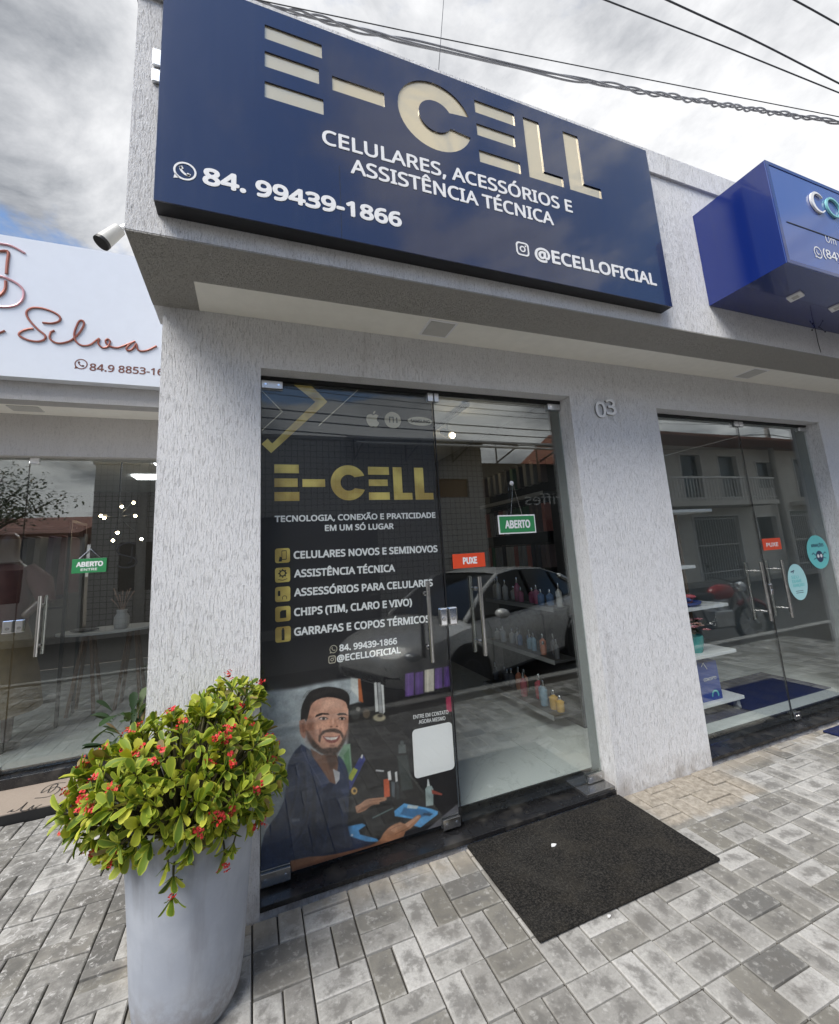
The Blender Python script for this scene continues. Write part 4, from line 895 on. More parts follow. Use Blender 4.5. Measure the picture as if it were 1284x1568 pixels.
obj('twig', m, simple('dry_stem', (0.03, 0.025, 0.02, 1), 0.9), wd)

# ================================================================== RIGHT SHOP CONTENTS
sh = thing('shelf_unit', 'white stepped display shelves on brown posts behind the right shop glass', 'shelves', (3.3, 0.5, 0.054))
for zc, x1, d in ((1.715, 3.80, 0.32), (1.245, 3.48, 0.32), (0.905, 3.80, 0.36), (0.530, 3.80, 0.40), (0.165, 3.80, 0.42)):
    obj('shelf_board', MB().bbox(2.90, x1, 0.40, 0.40+d, zc-0.026, zc, 0.003), WHITE, sh)
obj('post', MB().box(3.66, 3.685, 0.66, 0.685, 0.10, 1.69), WOODB, sh); obj('post', MB().box(3.0, 3.03, 0.50, 0.53, 0.10, 1.69), WOODB, sh)
for x in (2.95, 3.74):
    c_ = obj('caster', MB().tube([(x-0.012, 0.43, 0.082), (x+0.012, 0.43, 0.082)], 0.026, 12).box(x-0.018, x+0.018, 0.415, 0.445, 0.095, 0.139), simple('grey_caster', (0.3, 0.3, 0.3, 1), 0.5), sh)
fp = thing('flower_pot', 'pink artificial flowers in a teal pot on the middle display shelf', 'flower pot', (3.42, 0.53, 0.53))
fx, fy = 3.46, 0.52
obj('pot', MB().lathe([(0.060, 0.5305), (0.070, 0.56), (0.082, 0.63), (0.080, 0.665), (0.074, 0.665), (0.070, 0.64)], (fx, fy, 0), 20), simple('teal_ceramic', (0.10, 0.42, 0.40, 1), 0.25), fp, smooth=True)
PINK = simple('pink_petal', (0.80, 0.34, 0.38, 1), 0.6, wear=0.6, scale=50); PEACH = simple('peach_petal', (0.75, 0.50, 0.42, 1), 0.6)
def flower(c, r, mat, par):
    m = MB()
    for lay in range(2):
        for k in range(6):
            a = k*PI/3+lay*0.5; rr = r*(1-lay*0.4); t0 = Vector((math.cos(a), math.sin(a), 0)); s0 = Vector((-math.sin(a), math.cos(a), 0)); up = Vector((0, 0, 1))
            P = [c, c+t0*rr*0.5-s0*rr*0.35+up*rr*0.25, c+t0*rr+up*rr*(0.1+0.4*lay), c+t0*rr*0.5+s0*rr*0.35+up*rr*0.25]; m.add(P, [(0, 1, 2, 3)])
    m.ball(c+Vector((0, 0, r*0.2)), r*0.2, n=5)
    return obj('flower', m, mat, par)
lm_ = MB()
for k in range(46):
    a = random.uniform(0, 2*PI); rr = random.uniform(0.01, 0.12); z = 0.67+random.uniform(0, 0.12)*(1-rr*3); c = Vector((fx+math.cos(a)*rr, fy+math.sin(a)*rr*0.8, z)); d = Vector((math.cos(a), math.sin(a), random.uniform(-0.2, 0.7))).normalized(); s_ = d.cross(Vector((0, 0, 1))).normalized()*0.014
    lm_.add([c, c+d*0.025-s_, c+d*0.055, c+d*0.025+s_], [(0, 1, 2, 3)])
lo = obj('foliage', lm_, LEAFD, fp)
for k in range(15):
    a = random.uniform(0, 2*PI); rr = random.uniform(0.03, 0.125); flower(Vector((fx+math.cos(a)*rr, fy-0.03+math.sin(a)*rr*0.8, 0.71+0.07*(1-rr*6)+random.uniform(-0.02, 0.05))), random.uniform(0.028, 0.042), [PINK, PEACH][k % 3 == 0], fp)
bg_ = thing('paper_bag', 'blue paper shopping bag standing on the lowest display shelf', 'bag', (3.45, 0.5, 0.165))
BAGM = simple('blue_paper', (0.035, 0.075, 0.33, 1), 0.5)
bx0, bx1, by0, by1, bz0, bz1 = 3.375, 3.60, 0.44, 0.54, 0.166, 0.46
m = MB(); m.add([(bx0, by0, bz0), (bx1, by0, bz0), (bx1, by1, bz0), (bx0, by1, bz0), (bx0-0.004, by0+0.014, bz1), (bx1+0.002, by0+0.012, bz1-0.004), (bx1+0.002, by1-0.01, bz1), (bx0-0.002, by1-0.012, bz1+0.003)], [(0,1,2,3),(0,4,5,1),(1,5,6,2),(2,6,7,3),(3,7,4,0)])
obj('bag_body', m, BAGM, bg_)
m = MB(); text(m, 'CONCEPTO', bx0+0.045, bx1-0.035, 0.318, 0.022, by0+0.004, 0.02); obj('lettering', m, WHITEP, bg_)
m = MB(); ribbon(m, [(bx1-0.08+0.035*math.cos(t), 0.20+0.035*math.sin(t)) for t in np.linspace(-0.3, 3.3, 14)], 0.014, by0-0.001); obj('printed_arc', m, TEAL, bg_)
obj('bag_cord', MB().tube([(bx0+0.05, by0+0.012, bz1-0.03), (bx0+0.06, by0, bz1+0.0), (bx0+0.09, by0-0.004, bz1-0.05)], 0.003, 5), WHITEP, bg_)
gc = thing('glasses_tray', 'blue tray heaped with patterned spectacle cases on the upper display shelf', 'tray', (3.45, 0.5, 0.905))
obj('tray', MB().lathe([(0.09, 0.906), (0.125, 0.925), (0.13, 0.94), (0.12, 0.938), (0.08, 0.915)], (3.44, 0.53, 0), 24), BAGM, gc, smooth=True)
for k in range(7):
    a = k*0.9; z = 0.935+0.022*(k//3); cc_ = (0.6, 0.1, 0.12, 1) if k % 3 == 0 else ((0.35, 0.12, 0.16, 1) if k % 3 == 1 else (0.08, 0.11, 0.3, 1))
    m = MB().ball((3.44+0.05*math.cos(a), 0.53+0.04*math.sin(a), z), 0.04, (1.3, 0.55, 0.5), 8, M4=Matrix.Rotation(a, 4, 'Z')); obj('spectacle_case', m, simple('case_%d' % (k % 3), cc_, 0.4), gc, smooth=True)
# stickers and push sign on the right shop doors
st = thing('oval_sticker', 'teal oval sticker with a spectacled face, upper of two on the right door', 'sticker', (4.62, 0.11, 1.05))
def ovalst(root, c, rx, rz, mat):
    fixn(obj('backing', MB().prism(circ(c[0], c[1], rx, 36, rz=rz), 'y', 0.1125, 0.1118), mat, root))
e0 = onY(1252, 845, 0.112); ovalst(st, e0, 0.155, 0.145, TEAL)
m = MB(); text(m, 'ARMAÇÕES', e0[0]-0.085, e0[0]+0.095, e0[1]+0.045, 0.024, 0.1112, 0.03); obj('lettering', m, INK, st)
m = MB(); Yq = 0.1112
poly(m, circ(e0[0]+0.01, e0[1]-0.04, 0.052, 24, rz=0.05), Yq); obj('face_mark', m, INK, st)
m = MB()
for sx in (-1, 1): poly(m, circ(e0[0]+0.01+sx*0.022, e0[1]-0.035, 0.016, 14), 0.1106)
obj('eye_mark', m, WHITEP, st)
m = MB()
for sx in (-1, 1):
    for q in stroke([(e0[0]+0.01+sx*0.05, e0[1]-0.03), (e0[0]+0.01+sx*0.085, e0[1]-0.005), (e0[0]+0.01+sx*0.105, e0[1]-0.02)], 0.008): poly(m, list(q), Yq)
    for q in stroke([(e0[0]+0.01+sx*0.05, e0[1]-0.05), (e0[0]+0.01+sx*0.09, e0[1]-0.06)], 0.006): poly(m, list(q), Yq)
obj('arm_mark', m, INK, st)
st2 = thing('oval_sticker', 'pale blue oval sticker with dark lettering, lower one beside the door handle', 'sticker', (4.2, 0.11, 0.9))
e1 = onY(1221, 891, 0.112); ovalst(st2, e1, 0.125, 0.148, TEALL)
m = MB()
for i, (s_, dz) in enumerate((('SEU', 0.030), ('EXAME', -0.004), ('AVANÇADO', -0.038))): text(m, s_, e1[0]-0.075, e1[0]+0.02+0.03*i, e1[1]+dz, 0.024, 0.1112, 0.02)
obj('lettering', m, TEAL, st2)
m = MB()
for q in stroke([(e1[0]-0.07, e1[1]+0.085), (e1[0]-0.02, e1[1]+0.095), (e1[0]-0.045, e1[1]+0.075)], 0.01): poly(m, list(q), 0.1112)
for dz in (-0.075, -0.09): poly(m, [(e1[0]-0.05, e1[1]+dz), (e1[0]+0.05, e1[1]+dz), (e1[0]+0.05, e1[1]+dz+0.004), (e1[0]-0.05, e1[1]+dz+0.004)], 0.1112)
obj('small_print', m, INK, st2)
ps2 = thing('pull_sign', 'small orange PUXE sign above the right shop door handles', 'sign', (3.98, 0.11, 1.35))
q0, q1 = onY(1169, 843, 0.112), onY(1196, 828, 0.112)
obj('plate', MB().box(q0[0], q1[0]-0.02, 0.1090, 0.1125, q0[1], q0[1]+0.095), ORANGE, ps2)
m = MB(); text(m, 'PUXE', q0[0]+0.04, q1[0]-0.06, q0[1]+0.028, 0.030, 0.1086, 0.03); obj('lettering', m, WHITEP, ps2)
m2 = tag(obj('door_mat', MB().bbox(3.25, 4.9, 0.36, 0.95, 0.0545, 0.064, 0.003), MATN), 'dark navy mat inside the right hand shop entrance', 'door mat')
m3 = tag(obj('door_mat', MB().bbox(3.93, 4.95, -0.66, -0.045, 0.003, 0.016, 0.004), MATN), 'bright blue mat on the pavers outside the right shop', 'door mat')
bm_ = tag(obj('door_mat', MB().bbox(1.012, 2.012, -0.600, 0.004, 0.003, 0.016, 0.004), MATB), 'black looped vinyl doormat on the pavers at the phone shop door', 'door mat')
def scrap(x, y, s_, lab, z=0.0165):
    m = MB(); pts = [(x+s_*math.cos(a)*r_, y+s_*0.7*math.sin(a)*r_) for a, r_ in zip(np.linspace(0, 2*PI, 8)[:-1], (1, .7, .9, .6, 1, .8, .75))]
    m.prism(pts, 'z', z, z+0.003); tag(fixn(obj('paper_scrap', m, WHITEP)), lab, 'litter')
p_ = [CAMP + _ray(847, 1294)*(0.017-CAMP[2])/_ray(847, 1294)[2]][0]; scrap(p_[0], p_[1], 0.018, 'white paper scrap lying on the black doormat')
p_ = [CAMP + _ray(932, 1403)*(0.003-CAMP[2])/_ray(932, 1403)[2]][0]; scrap(p_[0], p_[1], 0.010, 'tiny white crumb on the pavers at the front edge of the mat', 0.003)

# ================================================================== PHONE SHOP INTERIOR
ds = thing('display_rack', 'tall black rack of phone accessories and bottles inside the phone shop', 'display rack', (2.35, 1.3, 0.066))
obj('back_panel', MB().box(2.41, 2.445, 0.72, 1.85, 0.067, 2.25), BLACK, ds)
for zc, d in ((1.93, 0.14), (0.98, 0.16), (0.585, 0.20), (0.19, 0.26)): s9 = obj('shelf', MB().box(2.41-d, 2.409, 0.74, 1.83, zc-0.02, zc), simple('charcoal_shelf', (0.06, 0.06, 0.062, 1), 0.4), ds); obj('price_rail', MB().box(2.406-d, 2.4095-d, 0.74, 1.83, zc-0.028, zc+0.006), simple('grey_rail', (0.30, 0.30, 0.30, 1), 0.3), s9)
BC = [simple('bottle_%d' % k, c, 0.2, coat=0.4) for k, c in enumerate([(0.7, 0.7, 0.68, 1), (0.62, 0.16, 0.28, 1), (0.12, 0.12, 0.13, 1), (0.15, 0.25, 0.45, 1), (0.65, 0.25, 0.15, 1), (0.7, 0.42, 0.08, 1), (0.55, 0.08, 0.12, 1), (0.25, 0.42, 0.55, 1)])]
SP = simple('silver_cap', (0.8, 0.8, 0.8, 1), 0.15, 1.0)
def bottle(x, y, z, h, r, k, lab, grp):
    b = thing('bottle', lab, 'bottle', (x, y, z), grp)
    obj('flask', MB().lathe([(r*0.85, z), (r, z+0.01), (r, z+h*0.62), (r*0.4, z+h*0.72), (r*0.34, z+h*0.76)], (x, y, 0), 12), BC[k % 8], b, smooth=True)
    obj('cap', MB().lathe([(r*0.42, z+h*0.765), (r*0.42, z+h*0.95), (r*0.3, z+h)], (x, y, 0), 10), SP, b, smooth=True)
random.seed(11)
ORD = 'first second third fourth fifth sixth seventh eighth ninth tenth eleventh twelfth thirteenth fourteenth fifteenth'.split()
names8 = ['white', 'pink', 'black', 'blue', 'orange', 'amber', 'red', 'pale blue']
for row, (z, h, r, ks, dd, gname, n) in enumerate(((0.9805, 0.19, 0.030, (0, 0, 1, 1, 3, 0), 0.07, 'thermal bottles on the third rack shelf', 11), (0.5855, 0.15, 0.027, (0, 0, 3, 7, 4, 2), 0.09, 'small bottles on the second rack shelf', 13), (0.1905, 0.17, 0.036, (2, 2, 4, 6, 7, 5), 0.13, 'perfume bottles on the lowest rack shelf', 12))):
    for i in range(n):
        k = ks[int(i*len(ks)/n)]; yy = 1.78-i*(0.98/(n-1))
        bottle(2.41-dd-random.uniform(-0.045, 0.045), yy+random.uniform(-0.018, 0.018), z, h*random.choice((0.7, 0.85, 1.0, 1.0, 1.15)), r*random.uniform(0.85, 1.12), k, '%s bottle with silver cap, %s from the door on the %s' % (names8[k], ORD[n-1-i], gname.split(' on the ')[1]), gname)
PK = [simple('pack_%d' % k, c, 0.35) for k, c in enumerate([(0.25, 0.25, 0.25, 1), (0.35, 0.14, 0.12, 1), (0.05, 0.05, 0.06, 1), (0.4, 0.38, 0.34, 1), (0.12, 0.09, 0.09, 1), (0.05, 0.14, 0.08, 1)])]
for row, (z, hh, n) in enumerate(((1.30, 0.19, 15), (1.60, 0.24, 12), (2.02, 0.20, 10))):
    for i in range(n):
        yy = 1.76-i*(0.96/(n-1)); g = thing('hanging_pack', 'phone accessory pack, %s from the door in the %s row of the black rack' % (ORD[n-1-i], ('lower', 'upper', 'topmost')[row]), 'accessory pack', (2.38, yy, z), 'accessory packs hung in rows on the black rack')
        obj('pack', MB().box(2.30, 2.365, yy-0.022, yy+0.022, z, z+hh), PK[random.randrange(6)], g)
        obj('peg', MB().tube([(2.41, yy, z+hh+0.012), (2.29, yy, z+hh+0.012)], 0.004, 6), SP, g)
tr = thing('track_light', 'black ceiling track with small lit spotlights inside the phone shop', 'track light', (1.8, 1.5, 2.6))
obj('track', MB().box(1.70, 1.735, 0.9, 3.4, 2.70, 2.73), BLACK, tr)
for (x, y) in ((1.72, 1.35), (1.715, 2.1), (1.72, 2.9)):
    s_ = obj('spotlight', MB().tube([(x, y, 2.70), (x, y, 2.60)], 0.008, 8).tube([(x-0.02, y+0.06, 2.62), (x+0.01, y-0.07, 2.545)], [0.035, 0.045], 14), BLACK, tr, smooth=True)
    obj('bulb', MB().ball((x+0.013, y-0.078, 2.541), 0.024, n=8), LAMP, s_)
ct = thing('counter', 'grey counter at the back of the phone shop', 'counter', (0.9, 3.4, 0.066))
obj('counter_front', MB().box(0.1, 1.9, 3.3, 3.8, 0.067, 1.02), simple('counter_laminate', (0.16, 0.16, 0.165, 1), 0.4), ct); obj('counter_top', MB().bbox(0.07, 1.93, 3.27, 3.83, 1.0205, 1.05, 0.004), WHITE, ct)

# ================================================================== LEFT NEIGHBOUR
nb = thing('neighbour_shop', 'set back clothes shop building left of the white column', 'building', (-2.3, 1.85, 0))
obj('front_wall', MB().box(-6, -0.425, 1.85, 2.05, 2.398, 2.75).box(-6, -4.2, 1.85, 2.05, -0.3, 2.3978).box(-0.60, -0.425, 1.85, 2.05, -0.3, 2.3978), STUCCO_R, nb)
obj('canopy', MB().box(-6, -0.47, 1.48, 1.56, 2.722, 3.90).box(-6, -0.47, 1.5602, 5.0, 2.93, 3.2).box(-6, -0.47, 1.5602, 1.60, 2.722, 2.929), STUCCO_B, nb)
obj('soffit_panel', MB().box(-6, -0.47, 1.6002, 1.8498, 2.728, 2.76), PLASTER, nb)
obj('soffit_lamp', MB().box(-1.69, -1.50, 1.64, 1.76, 2.722, 2.7278), SOFL, nb)
obj('inner_wall', MB().box(-0.62, -0.605, 2.051, 6.0, 0.13, 2.9), WALL_BR, nb); obj('inner_wall', MB().box(-6, -0.62, 6.0, 6.1, 0.13, 2.9), WALL_BR, nb); obj('inner_wall', MB().box(-6, -5.9, 2.051, 6.0, 0.13, 2.9), WALL_BR, nb)
obj('inner_ceiling', MB().box(-5.9, -0.62, 2.051, 6.0, 2.75, 2.80), CEIL, nb)
obj('door_sill', MB().bbox(-4.2, -0.60, 1.852, 2.05, 0.055, 0.125, 0.003), GRANITE, nb)
stp = obj('door_step', MB().bbox(-4.6, -0.43, 1.462, 1.85, -0.05, 0.058, 0.003), BEIGE, nb)
obj('step_edge', MB().box(-4.6, -0.43, 1.452, 1.4615, -0.05, 0.050), BLACK, nb)
INSC = simple('engraved_paint', (0.025, 0.022, 0.02, 1), 0.7)
def onstep(pts, w): 
    m = MB()
    for q in stroke([( (CAMP+_ray(u, v)*(0.059-CAMP[2])/_ray(u, v)[2])[0], (CAMP+_ray(u, v)*(0.059-CAMP[2])/_ray(u, v)[2])[1]) for u, v in smoothpts(pts, 4)], w): m.add([(a[0], a[1], 0.0592) for a in q], [(0, 1, 2, 3)])
    return m
c8_ = lambda l: [(x/3.581, 1130+y/3.581) for x, y in l]
obj('inscription', onstep(c8_([(190,330),(260,322),(310,300),(330,275),(300,268),(250,290),(225,300),(250,272),(300,250),(360,243)]), 0.008), INSC, stp)
obj('inscription', onstep(c8_([(40,408),(70,392),(60,404),(90,398),(130,370),(150,352),(120,385),(115,398),(150,392),(185,368),(172,388),(195,380),(230,362)]), 0.008), INSC, stp)
obj('inscription', onstep(c8_([(262,300),(285,262),(318,252),(296,282),(270,300)]), 0.008), INSC, stp)
tiles('boutique_floor', -5.9, -0.62, 2.051, 6.0, 0.128, 0.60, m_tile('grey_porcelain', (0.34, 0.36, 0.35, 1), (0.2, 0.2, 0.2, 1)))
NY0, NY1 = 1.930, 1.940
ga = panel(-1.626, -0.602, 0.135, 2.395, NY0, NY1, nb); gb = panel(-2.640, -1.634, 0.135, 2.395, NY0, NY1, nb); gc_ = panel(-4.19, -2.648, 0.135, 2.395, NY0, NY1, nb, 'glass_panel')
handle(ga, -1.475, 0.905, 1.335, NY0, NY1, 0.05); lock(ga, -1.625, -1.575, 1.08, 1.175, NY0, NY1); lock(gb, -1.70, -1.635, 1.08, 1.175, NY0, NY1)
patch(ga, -1.6255, -1.57, 2.35, 2.397, NY0, NY1, WHITE, False); patch(gb, -1.69, -1.6345, 0.13, 0.18, NY0, NY1, STEEL); patch(ga, -0.72, -0.602, 2.35, 2.394, NY0, NY1)
dj = thing('window_decal', 'black round monogram decal on the left shop glass', 'decal', (-0.96, 1.93, 1.5))
q5 = onY(195, 850, 1.928); S5 = smoothpts([(0.055,0.085),(0.01,0.10),(-0.05,0.085),(-0.075,0.045),(-0.05,0.01),(0.02,-0.015),(0.065,-0.045),(0.05,-0.085),(-0.01,-0.10),(-0.07,-0.08)], 4)
m = MB()
for q in stroke([(q5[0]+x, q5[1]+z) for x, z in S5], 0.009)+stroke([(q5[0]+0.03, q5[1]+0.07), (q5[0]+0.03, q5[1]-0.05), (q5[0]+0.0, q5[1]-0.07)], 0.006): m.prism(list(q), 'y', 1.9285, 1.9295)
fixn(obj('monogram', m, BLACK, dj))
ab2 = thing('open_sign', 'green ABERTO sign hanging on the left clothes shop glass', 'sign', (-1.2, 1.9, 1.48))
a0_, a1_ = onY(110, 866, 1.918), onY(163, 866, 1.918); z0_ = (a0_[1]+a1_[1])/2
obj('plate', MB().bbox(a0_[0], a1_[0], 1.915, 1.919, z0_-0.055, z0_+0.055, 0.001), GREENS, ab2)
m = MB(); text(m, 'ABERTO', a0_[0]+0.03, a1_[0]-0.025, z0_-0.005, 0.034, 1.9142, 0.045); obj('lettering', m, WHITEP, ab2); m = MB(); text(m, 'ENTRE', a0_[0]+0.06, a1_[0]-0.06, z0_-0.038, 0.018, 1.9142, 0.02); obj('lettering', m, WHITEP, ab2)
xm = (a0_[0]+a1_[0])/2; obj('cord', MB().tube([(xm-0.07, 1.917, z0_+0.056), (xm, 1.917, z0_+0.13), (xm+0.07, 1.917, z0_+0.056)], 0.0025, 6), STEEL, ab2)
# neighbour's fascia sign
ns = thing('fascia_sign', 'white fascia sign with copper script Silva above the left clothes shop', 'sign', (-2.3, 1.40, 2.86))
obj('sign_board', MB().box(-5.6, -0.60, 1.400, 1.4795, 2.860, 3.935), simple('white_composite', (0.66, 0.69, 0.74, 1), 0.16, coat=0.4, wear=0.05), ns)
SYL = 1.3985
c3_ = lambda l: [onY(x/4.127, 340+y/4.127, SYL) for x, y in l]
def script(name, px, w, mat, dz=0.0):
    m = MB()
    P = smoothpts(c3_(px), 5); m.tube([(p[0], SYL-0.004-dz, p[1]) for p in P], w/2, 6); return obj(name, m, mat, ns, smooth=True)
script('script_letter', [(270,638),(330,642),(375,628),(378,600),(340,572),(270,548),(205,545),(168,572),(185,620),(240,680),(285,718),(280,745),(235,757),(170,745),(122,718),(135,695),(175,680),(212,675)], 0.015, COPPER)
script('script_letter', [(322,700),(315,735),(345,762),(390,768),(450,750),(500,705),(530,655),(525,627),(503,628),(485,660),(470,710),(480,755),(520,782),(570,778),(612,748),(628,740),(622,770),(648,796),(682,790),(696,758),(680,742),(668,760),(690,785),(740,797),(790,782),(855,756),(830,768),(800,800),(812,815),(840,803),(862,772),(868,802),(890,818),(935,812),(990,785)], 0.014, COPPER, 0.001)
script('script_letter', [(318,700),(332,693),(346,688)], 0.014, COPPER); script('script_letter', [(-60,690),(-20,705),(5,700),(33,688)], 0.014, COPPER)
script('monogram_letter', [(-120,150),(-60,132),(0,140),(60,150),(110,172),(158,200)], 0.015, ROSE)
script('monogram_letter', [(-60,182),(0,187),(52,192),(47,260),(42,330)], 0.020, COPPER); script('monogram_letter', [(38,375),(36,420),(20,450),(-10,470),(-60,475)], 0.020, COPPER)
script('monogram_letter', [(-80,330),(0,345),(60,365),(120,400),(150,440),(145,490),(110,525),(60,538),(0,538),(-60,530)], 0.016, ROSE, 0.001)
m = MB(); text(m, '84.9 8853-16', -1.126, -0.655, 2.949, 0.053, SYL, 0.02, zr=2.954); obj('lettering', m, simple('dark_copper_print', (0.16, 0.055, 0.035, 1), 0.4), ns)
m = MB(); whatsapp(m, -1.180, 2.992, 0.040, SYL); obj('phone_icon', m, MATS['dark_copper_print'], ns)
# clothes shop contents, positions surveyed through the glass
mn = thing('mannequin', 'brown faceless mannequin in a dark red dress behind the left glass', 'mannequin', (-1.90, 2.5, 0.13))
MX = -1.93; BRN = simple('bronze_mannequin', (0.10, 0.065, 0.05, 1), 0.35); DRS = simple('burgundy_cloth', (0.07, 0.022, 0.02, 1), 0.8, wear=0.4); SKT = simple('mustard_cloth', (0.11, 0.075, 0.03, 1), 0.8, wear=0.4)
bmn = bmesh.new()
def skin(name, pts, edges, radii, mat, par, lvl=2):
    me = bpy.data.meshes.new(name); me.from_pydata(pts, edges, []); o = bpy.data.objects.new(name, me); COL.objects.link(o)
    md = o.modifiers.new('s', 'SKIN'); o.data.skin_vertices[0].data[0].use_root = True
    for i, r in enumerate(radii): o.data.skin_vertices[0].data[i].radius = r if isinstance(r, tuple) else (r, r)
    sb = o.modifiers.new('u', 'SUBSURF'); sb.levels = lvl; sb.render_levels = lvl
    dg = bpy.context.evaluated_depsgraph_get(); m2_ = bpy.data.meshes.new_from_object(o.evaluated_get(dg)); bpy.data.objects.remove(o)
    mb = MB(); mb.add([v.co[:] for v in m2_.vertices], [tuple(p.vertices) for p in m2_.polygons]); return obj(name, mb, mat, par, smooth=True)
bmn.free()
V_ = lambda x, y, z: (MX+x, 2.5+y, z)
skin('body', [V_(0,0,1.05),V_(0,0,1.30),V_(0,0.0,1.50),V_(0,0,1.62),V_(0,-0.01,1.75),V_(0,-0.01,1.88),V_(0.18,0,1.50),V_(0.26,-0.02,1.28),V_(0.16,-0.10,1.15),V_(-0.18,0,1.50),V_(-0.26,0.02,1.25),V_(-0.25,0,1.02),V_(0.09,0,0.98),V_(0.09,0,0.55),V_(0.09,0,0.18),V_(-0.09,0,0.98),V_(-0.09,0,0.55),V_(-0.09,0,0.18)],
     [(0,1),(1,2),(2,3),(3,4),(4,5),(2,6),(6,7),(7,8),(2,9),(9,10),(10,11),(0,12),(12,13),(13,14),(0,15),(15,16),(16,17)], [0.13,0.11,0.14,0.05,0.085,0.06,0.055,0.04,0.03,0.055,0.04,0.03,0.08,0.055,0.035,0.08,0.055,0.035], BRN, mn)
m = MB(); prof = [(0.30, 0.42), (0.26, 0.7), (0.19, 1.0), (0.15, 1.12)]; m.lathe(prof, (MX, 2.5, 0), 22); obj('skirt', m, SKT, mn, smooth=True)
m = MB(); m.lathe([(0.16, 1.10), (0.165, 1.25), (0.19, 1.42), (0.18, 1.54), (0.07, 1.60)], (MX, 2.5, 0), 20); m.tube([V_(0.12,0,1.53), V_(0.24,-0.01,1.42), V_(0.30,-0.03,1.26)], [0.085, 0.09, 0.06], 10); m.tube([V_(-0.12,0,1.53), V_(-0.24,0.01,1.42), V_(-0.30,0.02,1.26)], [0.085, 0.09, 0.06], 10); obj('blouse', m, DRS, mn, smooth=True)
obj('stand_base', MB().lathe([(0.18, 0.129), (0.18, 0.14), (0.02, 0.145)], (MX, 2.5, 0), 24), STEEL, mn)
rk = thing('clothes_rack', 'black steel clothes rack with dark garments behind the mannequin', 'clothes rack', (-1.9, 3.0, 0.13))
fr = MB()
for x in (-2.6, -1.66):
    fr.box(x, x+0.025, 2.9, 2.925, 0.13, 2.0); fr.box(x, x+0.025, 3.3, 3.325, 0.13, 2.0); fr.box(x, x+0.025, 2.9251, 3.2999, 1.975, 2.0)
fr.box(-2.5749, -1.6601, 3.1, 3.125, 1.93, 1.955); fr.box(-2.5749, -1.6601, 2.9, 2.925, 0.35, 0.375); fr.box(-2.5749, -1.6601, 2.9, 2.925, 1.17, 1.19)
obj('frame', fr, BLACK, rk)
for k in range(9):
    x = -2.5+k*0.1; m = MB(); m.add([(x-0.02, 2.93, 1.86), (x+0.02, 2.93, 1.84), (x+0.03, 2.90, 1.2+0.05*(k % 3)), (x-0.03, 2.92, 1.2+0.05*(k % 3)), (x-0.02, 3.3, 1.86), (x+0.02, 3.3, 1.84), (x+0.03, 3.32, 1.2+0.05*(k % 3)), (x-0.03, 3.3, 1.2+0.05*(k % 3))], [(0,1,2,3),(7,6,5,4),(0,4,5,1),(1,5,6,2),(2,6,7,3),(3,7,4,0)])
    g = tag(obj('garment', m, simple('garment_%d' % (k % 4), [(0.08, 0.03, 0.03, 1), (0.03, 0.03, 0.035, 1), (0.12, 0.10, 0.08, 1), (0.05, 0.03, 0.05, 1)][k % 4], 0.9)), 'dark garment, %s from the glass door seam side on the black rack' % ORD[8-k], 'garment', 'garments hanging on the black rack')
tb = thing('side_table', 'white topped table on dark trestle legs inside the left shop', 'table', (-1.35, 3.25, 0.13))
m = MB(); m.prism([(x, y) for x, y in [(-1.36+0.46*math.cos(a), 3.3+0.30*math.sin(a)) for a in np.linspace(0, 2*PI, 33)[:-1]]], 'z', 0.885, 0.905); fixn(obj('table_top', m, simple('greyish_top', (0.45, 0.44, 0.42, 1), 0.3), tb))
for x in (-1.55, -1.16):
    for dx, dy in ((-0.11, -0.12), (0.11, -0.12), (-0.11, 0.14), (0.11, 0.14)): obj('leg', MB().tube([(x+dx*0.25, 3.3+dy*0.3, 0.884), (x+dx, 3.3+dy, 0.130)], 0.017, 8), WOODB, tb)
vs_ = thing('vase', 'white ribbed vase of dry stems on the table in the left shop', 'vase', (-1.25, 3.2, 0.906))
obj('vase_body', MB().lathe([(0.055, 0.906), (0.068, 0.93), (0.068, 1.02), (0.045, 1.06), (0.05, 1.09)], (-1.25, 3.2, 0), 18), simple('vase_glaze', (0.50, 0.48, 0.45, 1), 0.5), vs_, smooth=True)
for k in range(9):
    a = k*0.7; L = random.uniform(0.15, 0.26); obj('dry_stem', MB().tube([(-1.25, 3.2, 1.05), (-1.25+0.05*math.cos(a), 3.2+0.05*math.sin(a), 1.05+L*0.6), (-1.25+0.10*math.cos(a), 3.2+0.10*math.sin(a), 1.05+L)], [0.003, 0.003, 0.008], 6), simple('pampas', (0.30, 0.20, 0.15, 1), 0.9), vs_)
bagl = tag(obj('folded_cloth', MB().ball((-1.56, 3.2, 0.925), 0.09, (1.4, 0.9, 0.2), 8), simple('dark_cloth', (0.05, 0.045, 0.04, 1), 0.9), smooth=True), 'dark folded cloth on the table beside the white vase', 'cloth')
ch = thing('chandelier', 'branching chandelier with glowing round bulbs in the left shop', 'chandelier', (-1.4, 3.5, 2.0))
obj('stem', MB().tube([(-1.40, 3.5, 2.75), (-1.40, 3.5, 2.05)], 0.008, 8), DARKMET, ch)
for (u, v) in ((155,790),(159,793),(177,815),(205,770),(214,825),(189,777),(175,828),(207,790)):
    p = onY(u, v, 3.5+random.uniform(-0.12, 0.12)); yy = 3.5+random.uniform(-0.1, 0.1)
    a_ = obj('arm', MB().tube([(-1.40, 3.5, 2.08), (p[0], yy, p[1]+0.02)], 0.005, 6), DARKMET, ch); obj('bulb', MB().ball((p[0], yy, p[1]), 0.015, n=8), LAMP, a_)
